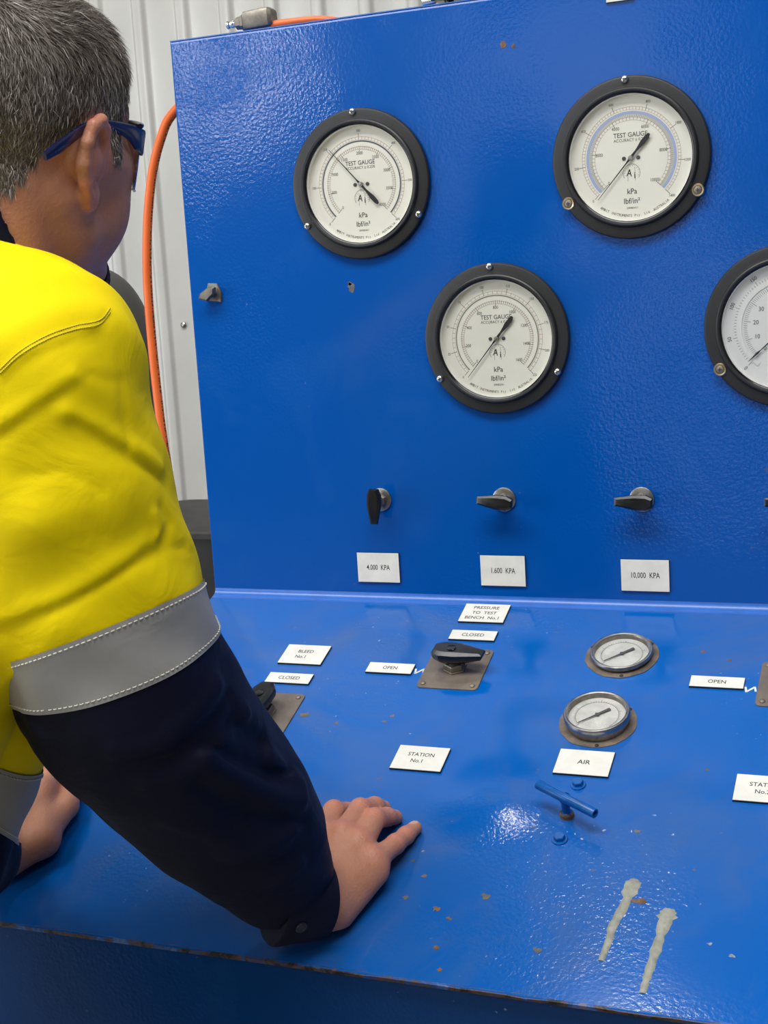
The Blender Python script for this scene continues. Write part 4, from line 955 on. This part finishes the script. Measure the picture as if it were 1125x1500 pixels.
for dy in (-9, -15):
    P = spline([(0, 556 + dy), (30, 529 + dy), (70, 506 + dy), (110, 492 + dy), (146, 484 + dy), (162, 466 + dy)], 64); P3 = [hit(f_yellow, *q) for q in P]
    for a, b in zip(P3[:-1:1], P3[1::1]):
        if a is None or b is None: continue
        m_ = a + (b - a) * 0.62; tw_ = -CR[2] * 0.35; mb.tube([a + tw_ * 0.4, (a + m_) / 2 + tw_ * 1.6, m_ + tw_ * 0.4], 0.5, 5, False)
o_ = mb.build('stitching', 'stitch_yellow', shirt, idf, PBASE, 60); o_['kind'] = 'stuff'
# cuff with tab and button
CU0 = atp(414, 1318, 1316); CU1 = atp(470, 1318, 1333)
ac = (CU1 - CU0) / np.linalg.norm(CU1 - CU0)
def f_cuff(p):
    f = rc(p, CU0 - ac * 4, CU1 + ac * 12, 42, 35)
    g = 1.2 * np.sin((p @ np.array([0.05, 0.08, 0.03], np.float32)))
    f = f - g
    return np.maximum(np.maximum(f, pd(p, (CU1, ac)) - 8), -pd(p, (CU0, ac)) - 10)
V, Q = snets(f_cuff, *bb([CU0, CU1], 70), 2.5); V, F = cut_mesh(V, Q, [(CU1 + ac * 3, ac)]); cuff = sdf_obj('cuff', V, F, 'navy', shirt); cuff['label'] = 'buttoned navy cuff'
bh = hit(f_cuff, 441, 1358)
if bh is not None:
    gr = np.array([float(f_cuff((bh + e).astype(np.float32)[None])[0] - f_cuff((bh - e).astype(np.float32)[None])[0]) for e in np.eye(3) * 1.5]); gr /= np.linalg.norm(gr)
    eu = np.cross(gr, ac); eu /= np.linalg.norm(eu); bf = Fr(bh, eu, np.cross(gr, eu), gr)
    MB().lathe([(5.6, -0.5), (5.8, 1.0), (5.2, 1.9), (4.0, 1.9), (3.4, 1.2), (0.01, 1.2)], seg=24).build('button', 'button_navy', shirt, bf, PBASE)
# collar
NA = (h2b((0, -30, -60))[0] - NB); NA /= np.linalg.norm(NA)
# ---- hands, in desk coordinates (x, d, h)
def to_desk(p): return np.stack([p[:, 0], p @ DD.astype(np.float32), p @ DN.astype(np.float32)], 1)
RH = dict(w=(394, 577, 36),
  i=[(371, 489, 41), (364, 446, 34), (368, 427, 17), (372, 415, 8)], m=[(394, 490, 45), (393, 443, 37), (397, 418, 20), (401, 407, 8)],
  r=[(414, 495, 41), (413, 454, 36), (415, 431, 19), (418, 419, 8)], p=[(431, 506, 32), (438, 470, 20), (441, 449, 13), (444, 431, 7.5)],
  t=[(362, 548, 26), (345, 515, 20), (340, 485, 14), (346, 462, 9)])
RFR = dict(i=(13, 11.2, 9.4, 8.0), m=(13.2, 11.2, 9.4, 8.0), r=(12.8, 11.0, 9.2, 8.0), p=(11.6, 9.8, 8.6, 7.4), t=(15, 12.5, 11, 9))
LH = dict(w=(8, 565, 36),
  i=[(15, 464, 40), (3, 408, 34), (-4, 386, 20), (-7, 374, 9)], m=[(-6, 470, 44), (-24, 410, 36), (-36, 390, 14), (-40, 384, -6)],
  r=[(-26, 480, 41), (-52, 425, 30), (-64, 414, 4), (-62, 411, -18)], p=[(-44, 496, 34), (-70, 455, 22), (-77, 448, 2), (-71, 446, -14)],
  t=[(43, 520, 24), (41, 464, 21), (20, 410, 19), (2, 386, 15)])
def hand(p, H, side):
    q = to_desk(p); w = np.array(H['w'], np.float32); f = None
    for k in 'imrp':
        m0 = np.array(H[k][0], np.float32)
        g = rc(q, w + (m0 - w) * 0.18, m0, 17 if k in 'mr' else 16, RFR[k][0]); f = g if f is None else su(f, g, 14)
    for k in 'imrp':
        a = chain(q, [H[k][0], H[k][1]], (RFR[k][0], RFR[k][1]), 4); a = su(a, chain(q, H[k][1:], RFR[k][1:], 5), 4)
        P = np.array(H[k][1], np.float32)
        f = su(f, a, 5)
    # fleshy edge of the palm and ball of the thumb
    pm = np.array(H['p'][0], np.float32); f = su(f, rc(q, (w[0] + side * 16, w[1] - 12, 20), (pm[0] + side * 1, pm[1] + 8, 22), 19, 13), 14)
    tc = np.array(H['t'][0], np.float32); f = su(f, rc(q, (w[0] - side * 10, w[1] - 10, 26), tc, 22, 19), 16)
    f = su(f, chain(q, H['t'], RFR['t'], 6), 9)
    f = su(f, rc(q, tc, H['i'][0], 15, 11), 14)
    # tendons and knuckles
    d = np.zeros(len(q), np.float32)
    for k in 'imrp':
        m0 = np.array(H[k][0], np.float32); c = w * 0.35 + m0 * 0.65; top = np.array([0, 0, 11], np.float32)
        d += 1.5 * np.exp(-(seg_d(q, w * 0.6 + m0 * 0.4 + top, m0 + top) / 3.6) ** 2)
        d += 2.0 * np.exp(-(((q - (m0 + top)) ** 2).sum(1)) / 60)
        pp = np.array(H[k][1], np.float32); d += 0.9 * np.exp(-(((q - (pp + (0, -3, 7))) ** 2).sum(1)) / 40)
    # skin folds across the knuckles
        for s_ in (-4.0, 0.0, 4.0):
            ax_ = (pp - m0) / np.linalg.norm(pp - m0); cen = pp + ax_ * s_; dd_ = np.abs((q - cen) @ ax_); m = ((q - cen) ** 2).sum(1) < 200; d -= np.where(m, 0.55 * np.exp(-(dd_ / 0.9) ** 2), 0)
    return f - d
EB_R = ARM_R[4]; EB_L = E_L
def f_hand_r(p):
    f = hand(p, RH, 1.0); f = su(f, rc(p, on_desk(394, 572, 36), EB_R, 27, 44), 16); q = to_desk(p); return np.maximum(f, -(q[:, 2] - 0.35))
def f_hand_l(p):
    f = hand(p, LH, -1.0); f = su(f, rc(p, on_desk(8, 562, 36), EB_L, 27, 42), 16); q = to_desk(p)
    return np.maximum(f, np.minimum(-(q[:, 2] - 0.35), q[:, 0] + 1.5))
# ---- head
def f_head(p):
    q = b2h(p); s = q.copy(); s[:, 0] = np.abs(s[:, 0])
    f = ell(s, (0, -8, 46), (77, 98, 82)); f = su(f, ell(s, (0, 34, 45), (64, 60, 58)), 25)
    f = su(f, ell(s, (0, 38, -24), (64, 54, 74)), 25)
    f = su(f, rc(s, (57, 6, -56), (20, 74, -96), 19, 18), 20); f = su(f, rc(s, (0, 82, -98), (0, 84, -94), 18, 18), 16)
    f = su(f, rc(s, (50, 56, -6), (60, 24, 0), 21, 19), 18); f = su(f, ell(s, (44, 46, -44), (27, 34, 34)), 20)
    f = su(f, ell(s, (52, 10, 5), (20, 32, 38)), 16)
    f = su(f, rc(s, (40, 80, 34), (8, 92, 35), 11, 10), 12)
    f = ss(f, ell(s, (31, 100, 18), (16, 12, 12)), 8); f = np.minimum(f, ell(s, (31, 79, 17), (13.5, 13.5, 12.5)))
    f = su(f, rc(s, (0, 96, 28), (0, 116, -10), 7, 10), 8); f = su(f, ell(s, (11, 104, -14), (8, 9, 8)), 6)
    f = su(f, ell(s, (0, 94, -47), (26, 10, 10)), 8); f = ss(f, rc(s, (0, 106, -48), (22, 98, -49), 1.2, 1.0), 3)
    # neck and nape
    nb = b2h(NB.astype(np.float32)[None])[0]
    f = su(f, rc(q, (0, -26, -40), nb + np.array([0, 4, 0], np.float32), 60, 68), 30)
    f = su(f, rc(s, (28, -48, -30), (34, -58, -110), 26, 34), 24)
    f = su(f, rc(q, (58, -22, -30), (30, 40, -150), 14, 18), 18)
    # ears
    cf, sf = math.cos(deg(7)), math.sin(deg(7))
    e = s - np.array([78, -7, 0], np.float32)
    el = np.stack([e[:, 0] * cf + e[:, 1] * sf, -e[:, 0] * sf + e[:, 1] * cf, e[:, 2]], 1)   # lateral, forward, up
    el[:, 0] -= 0.04 * np.maximum(el[:, 2], 0)
    g = ell(el, (0, -4, 2), (3.6, 17, 28)); g = su(g, ell(el, (0, 2, -27), (4.2, 9, 10)), 8)
    hx = [(4, 8, 2), (5, 11, 14), (6, 8, 26), (7, -2, 33), (7, -13, 29), (6, -19, 16), (5, -19, 0), (4, -14, -14), (3, -7, -25)]
    g = su(g, chain(el, hx, (3.2, 3.8, 4.3, 4.8, 4.8, 4.6, 4.4, 4.0, 3.8), 3), 4)
    g = su(g, chain(el, [(3, -2, 20), (4, -9, 8), (4, -8, -8), (3, -1, -16)], (2.6, 3.0, 3.0, 2.6), 3), 4)
    g = ss(g, ell(el, (7, 2, -2), (7, 8, 12)), 4); g = su(g, ell(el, (1, 10, -4), (5, 4, 7)), 5)
    g = su(g, rc(el, (-8, 4, 4), (-2, -4, 2), 15, 12), 8)
    f = su(f, g, 7)
    return f
CA, CB = hit(f_head, 1, 306), hit(f_head, 34, 368); ct = (CB - CA) / np.linalg.norm(CB - CA); cn = NA - (NA @ ct) * ct; cn /= np.linalg.norm(cn)
def f_collar(p):
    f = f_head(p); f = np.maximum(f - 6.5, -(f - 1.5)); h_ = su(pd(p, (CA, cn)) * -1, pd(p, (CA + NA * 6, (NA - 0.38 * TR) / np.linalg.norm(NA - 0.38 * TR))) * -1, 4) * -1; return np.maximum(np.maximum(f, h_), -pd(p, (NB, NA)) - 10)
V, Q = snets(f_collar, *bb([CA, CB, NB, NB + NA * 60], 120), 2.4); F = Q; co = sdf_obj('collar', V, F, 'navy', shirt); co['label'] = 'navy collar'
def f_core(p):                                       # what lies under the clothes
    f = su(torso(p, 16), rc(p, NB, NB + NA * 60, 58, 56), 30)
    f = su(f, chain(p, [S_R, ARM_R[3], EB_R, WR_R], (58, 50, 44, 27), 20), 30); f = su(f, chain(p, [S_L, ARM_L[2], EB_L, WR_L], (56, 48, 43, 27), 20), 30)
    for s_ in (-1, 1): f = su(f, chain(p, [PELV + TR * 85 * s_ + (0, -60, 0), (PELV[0] + 95 * s_, -600, 930), (PELV[0] + 105 * s_, -1010, 975)], (82, 56, 40), 20), 30)
    return f
parts = []
lo, hi = bb(h2b([(-95, -115, 130), (95, 125, 130), (-95, -115, -120), (95, 125, -120), (-80, -60, -150), (80, 0, -150)]), 6)
Vh, Qh = snets(f_head, lo, hi, 1.9); q = b2h(Vh.astype(np.float32)); ax_ = np.abs(q[:, 0])
zl = np.interp(q[:, 1], [-130, -100, -70, -45, -30, -10, 8, 14, 22, 34, 42, 60, 80, 130], [-62, -55, -28, 2, 20, 38, 40, 20, -4, -4, 22, 44, 84, 92])
jit = 2.5 * np.sin(q[:, 0] * 0.35 + q[:, 1] * 0.5) + 2 * np.sin(q[:, 2] * 0.4 + q[:, 1] * 0.3)
hm = np.clip((q[:, 2] + jit - zl) / 9 + 0.3, 0, 1) * (1 - np.clip((ax_ - 84) / 3, 0, 1)); 
ear = (ax_ > 76) & (q[:, 1] > -26) & (q[:, 1] < 16) & (q[:, 2] > -40) & (q[:, 2] < 40); hm[ear & (ax_ > 79)] = 0
redh = np.clip(np.exp(-((ax_ - 84) / 8) ** 2) * ear, 0, 1) * 0.8
parts.append((Vh, Qh, hm, redh, np.zeros(len(Vh))))
def hand_part(f, H, h, far):
    P = np.array([on_desk(*t) for k in 'imrpt' for t in H[k]] + [on_desk(*H['w'])]); lo, hi = bb(P, 24); hi += np.array([0, 14, 20]); V, Q = snets(f, lo, hi, h); q = to_desk(V.astype(np.float32))
    red = np.zeros(len(V)); nail = np.zeros(len(V))
    for k in 'imrp':
        for j_, w_ in ((0, 110), (1, 90), (2, 55)): red = np.maximum(red, 0.9 * np.exp(-((q - np.array(H[k][j_]) - (0, 0, 6)) ** 2).sum(1) / w_))
        a, b = np.array(H[k][2], float), np.array(H[k][3], float); ax = (b - a) / np.linalg.norm(b - a); up = np.array([0, -0.75, 0.66]) - 0; up = up - (up @ ax) * ax
        if np.linalg.norm(up) < 0.2: up = np.array([0, 0, 1.0]) - ax[2] * ax
        up /= np.linalg.norm(up); c = b + up * 6.5 - ax * 1.0; e = q - c; nail = np.maximum(nail, ((e @ ax / 6.2) ** 2 + (np.cross(e, ax) @ up * 0 + (e @ np.cross(ax, up)) / 4.6) ** 2 + (e @ up / 5) ** 2 < 1).astype(float))
    return V, Q, np.zeros(len(V)), red, nail
parts.append(hand_part(f_hand_r, RH, 1.25, WR_R)); parts.append(hand_part(f_hand_l, LH, 1.5, WR_L))
lo, hi = bb([S_R, S_L, NB, WR_R, WR_L, PELV, EB_R], 150); lo[1] = -1060; hi[1] = 460
Vc, Qc = snets(lambda p: np.maximum(f_core(p), -np.minimum(np.linalg.norm(p - WR_R.astype(np.float32), axis=1) - 30, np.linalg.norm(p - WR_L.astype(np.float32), axis=1) - 30)), lo, hi, 9.0); z_ = np.zeros(len(Vc)); parts.append((Vc, Qc, z_, z_, z_))
o = 0; QQ = []
for V, Q, *_ in parts: QQ.append(Q + o); o += len(V)
body = sdf_obj('body', np.vstack([a[0] for a in parts]), np.vstack(QQ), 'skin', person, dict(hairmask=np.concatenate([a[2] for a in parts]), red=np.concatenate([a[3] for a in parts]), nail=np.concatenate([a[4] for a in parts])))
# ---- hair: short strands rooted on the scalp
def sdf_normals(f, P, e=1.5):
    g = np.stack([f((P + d).astype(np.float32)) - f((P - d).astype(np.float32)) for d in np.eye(3) * e], 1); return g / (np.linalg.norm(g, axis=1, keepdims=True) + 1e-9)
rh = np.random.default_rng(11); cand = np.flatnonzero(hm > 0.25); w_ = hm[cand] ** 1.3; NS = 52000
ri = rh.choice(cand, NS, p=w_ / w_.sum()); Pn = Vh[ri] + rh.normal(0, 0.8, (NS, 3)); nrm = sdf_normals(f_head, Vh[ri].astype(float)); ql = b2h(Pn.astype(np.float32))
topness = np.clip((ql[:, 2] - 62) / 45, 0, 1); front = np.clip((ql[:, 1] - 20) / 60, 0, 1)
length = 5.5 + 5 * np.clip((ql[:, 2] - 10) / 60, 0, 1) + 13 * topness + 4 * topness * front; length *= rh.uniform(0.7, 1.25, NS)
flow = np.stack([0.35 * np.sign(ql[:, 0]) * (1 - topness) + 0.25 * topness, -0.35 * (1 - topness) + 0.85 * topness, -1.0 * (1 - topness) + 0.15 * topness], 1) + rh.normal(0, 0.28, (NS, 3))
crown = np.clip((-ql[:, 1] - 30) / 50, 0, 1)[:, None] * topness[:, None]; flow = flow * (1 - crown) + crown * np.array([0.3, -0.6, -0.6])
flw = flow @ HM.T; flw -= (flw * nrm).sum(1, keepdims=True) * nrm; flw /= np.linalg.norm(flw, axis=1, keepdims=True) + 1e-9
lift = (0.42 + 0.5 * topness * (0.4 + front))[:, None]
d1 = flw + nrm * lift; d1 /= np.linalg.norm(d1, axis=1, keepdims=True); d2 = flw + nrm * lift * 0.15; d2 /= np.linalg.norm(d2, axis=1, keepdims=True)
p0 = Pn - nrm * 0.6; p1 = p0 + d1 * (length * 0.5)[:, None]; p2 = p1 + d2 * (length * 0.5)[:, None]
sdv = np.cross(d1, nrm); sdv /= np.linalg.norm(sdv, axis=1, keepdims=True) + 1e-9; tw = rh.uniform(-0.9, 0.9, NS)[:, None]; sdv = sdv * np.cos(tw) + nrm * np.sin(tw); hw = 0.22 * rh.uniform(0.8, 1.4, (NS, 1))
HV = np.stack([p0 - sdv * hw, p0 + sdv * hw, p1 - sdv * hw * 0.9, p1 + sdv * hw * 0.9, p2], 1).reshape(-1, 3); b5 = np.arange(NS) * 5
HF = [[a, a + 1, a + 3, a + 2] for a in b5.tolist()] + [[a + 2, a + 3, a + 4] for a in b5.tolist()]
grey = np.clip(rh.beta(1.6, 2.2, NS) * (1.0 - 0.28 * topness) + 0.10 * (1 - topness) + 0.10 * np.sin(ql[:, 1] * 0.08), 0, 1); grey = np.where(rh.uniform(size=NS) < 0.10, rh.uniform(0.8, 1.0, NS), grey * 0.85)
me = mesh_from('hair', W(HV) - PBASE, HF, 'hair', 180); a = me.attributes.new('shade', 'FLOAT', 'POINT'); a.data.foreach_set('value', np.repeat(grey, 5).astype(np.float32))
hr = obj('hair', me, person); hr['kind'] = 'stuff'; hr['label'] = 'short cropped greying brown hair'
# ---- trousers and boots (below the picture)
def f_trs(p):
    f = ell(p, PELV + np.array([0, -60, 0]), (168, 132, 130), TB)
    for s_ in (-1, 1): f = su(f, chain(p, [PELV + TR * 85 * s_ + (0, -60, 0), (PELV[0] + 95 * s_, -600, 930), (PELV[0] + 105 * s_, -1030, 975)], (98, 78, 68), 20), 25)
    return np.maximum(f, p[:, 1] + 235)
lo, hi = bb([PELV, (PELV[0], -1040, 960)], 200); V, Q = snets(f_trs, lo, hi, 8.0); sdf_obj('trousers', V, Q, 'trouser_navy', person)
for s_ in (-1, 1):
    x = PELV[0] + 105 * s_
    f = lambda p, x=x: np.maximum(su(rc(p, (x, -1010, 985), (x, -1060, 985), 48, 46), rc(p, (x, -1062, 990), (x + 12 * s_, -1072, 800), 44, 40), 25), -(p[:, 1] + Z0 - 0.5))
    V, Q = snets(f, (x - 70, -1110, 740), (x + 70, -960, 1050), 6.0); sdf_obj('boot', V, Q, 'boot_brown', person)
# ---- eyes
for s_ in (-1, 1):
    ef = Fr(h2b((31 * s_, 80.5, 17))[0], HM[:, 0], HM[:, 2], HM[:, 1])
    th = np.linspace(0, math.pi, 13)[:-1]; e_ = MB().lathe([(max(13.9 * math.sin(t_), 0.01), 13.9 * math.cos(t_)) for t_ in th[::-1]], seg=20).build('eye', 'eye_white', person, ef, PBASE, 180)
    MB().lathe([(5.6, 13.0), (4.5, 13.7), (0.01, 14.3)], seg=16).build('iris', 'boot_brown', e_, ef, PBASE, 180)
# ---- safety glasses
GL = h2b((0, 60, 20))[0]; GLW = W(GL)[0]
gl = thing('safety_glasses', GLW, 'navy blue safety glasses with clear wraparound lens worn by the man', 'glasses')
hf = lambda v: W(h2b(np.array(v)))
def ribbon(path, hgt, thk, name, mat, parent, s_):
    P = spline(path, 40); hh = np.interp(np.linspace(0, 1, 40), np.linspace(0, 1, len(hgt)), hgt); rings = []
    for i in range(40):
        t_ = P[min(i + 1, 39)] - P[max(i - 1, 0)]; t_ /= np.linalg.norm(t_); n_ = np.cross(t_, [0, 0, 1]); n_ /= np.linalg.norm(n_); n_ *= s_
        u_ = np.cross(n_, t_); u_ = u_ if u_[2] > 0 else -u_; a = hh[i] / 2; b = thk / 2
        rings.append([P[i] + n_ * x_ * b + u_ * y_ * a for x_, y_ in ((-1, -.8), (-.6, -1), (.6, -1), (1, -.8), (1, .8), (.6, 1), (-.6, 1), (-1, .8))])
    mb = MB(); mb.loft(rings); return mb.build(name, mat, parent, hf, GLW, 50)
for s_ in (1, -1):
    ribbon([(s_ * 81, -70, 6), (s_ * 81, -50, 14), (s_ * 79.5, -28, 23), (s_ * 77, -6, 29), (s_ * 76, 20, 29), (s_ * 74.5, 48, 24), (s_ * 72, 66, 18), (s_ * 68, 80, 14)], [6, 9, 8.5, 7, 7, 8, 13, 19, 21], 3.4, 'temple', 'glasses_navy', gl, s_)
def lens_pt(u, w):   # u -1..1 across, w 0..1 down
    a = u * 1.12; x = 73 * math.sin(a) / math.sin(1.12); y = 68 + 48 * (math.cos(a) - math.cos(1.12)) / (1 - math.cos(1.12))
    z0, z1 = 28, -26 + 10 * math.exp(-(u / 0.16) ** 2) * 2.2 + 2 * u ** 4
    return np.array([x, y + 18 * (1 - abs(u)) * 0 - 6 * w * w, z0 + (z1 - z0) * w])
nu, nw = 41, 13; G = np.array([[lens_pt(-1 + 2 * i / (nu - 1), j / (nw - 1)) for j in range(nw)] for i in range(nu)])
v1 = G.reshape(-1, 3); mb = MB(); n_ = v1 * [1, 1, 0]; n_ /= np.linalg.norm(n_, axis=1, keepdims=True)
F = [[i * nw + j, (i + 1) * nw + j, (i + 1) * nw + j + 1, i * nw + j + 1] for i in range(nu - 1) for j in range(nw - 1)]
mb.add(v1, F); mb.build('lens', 'lens', gl, hf, GLW, 180)
mb = MB(); mb.tube(np.array([G[i, 0] for i in range(nu)]), 2.2, 8); mb.build('brow_bar', 'glasses_navy', gl, hf, GLW, 60)
mb = MB(); mb.tube(np.array([G[i, nw - 1] for i in range(nu)]), 0.9, 6); mb.build('lens_edge', 'lens_rim', gl, hf, GLW, 60)
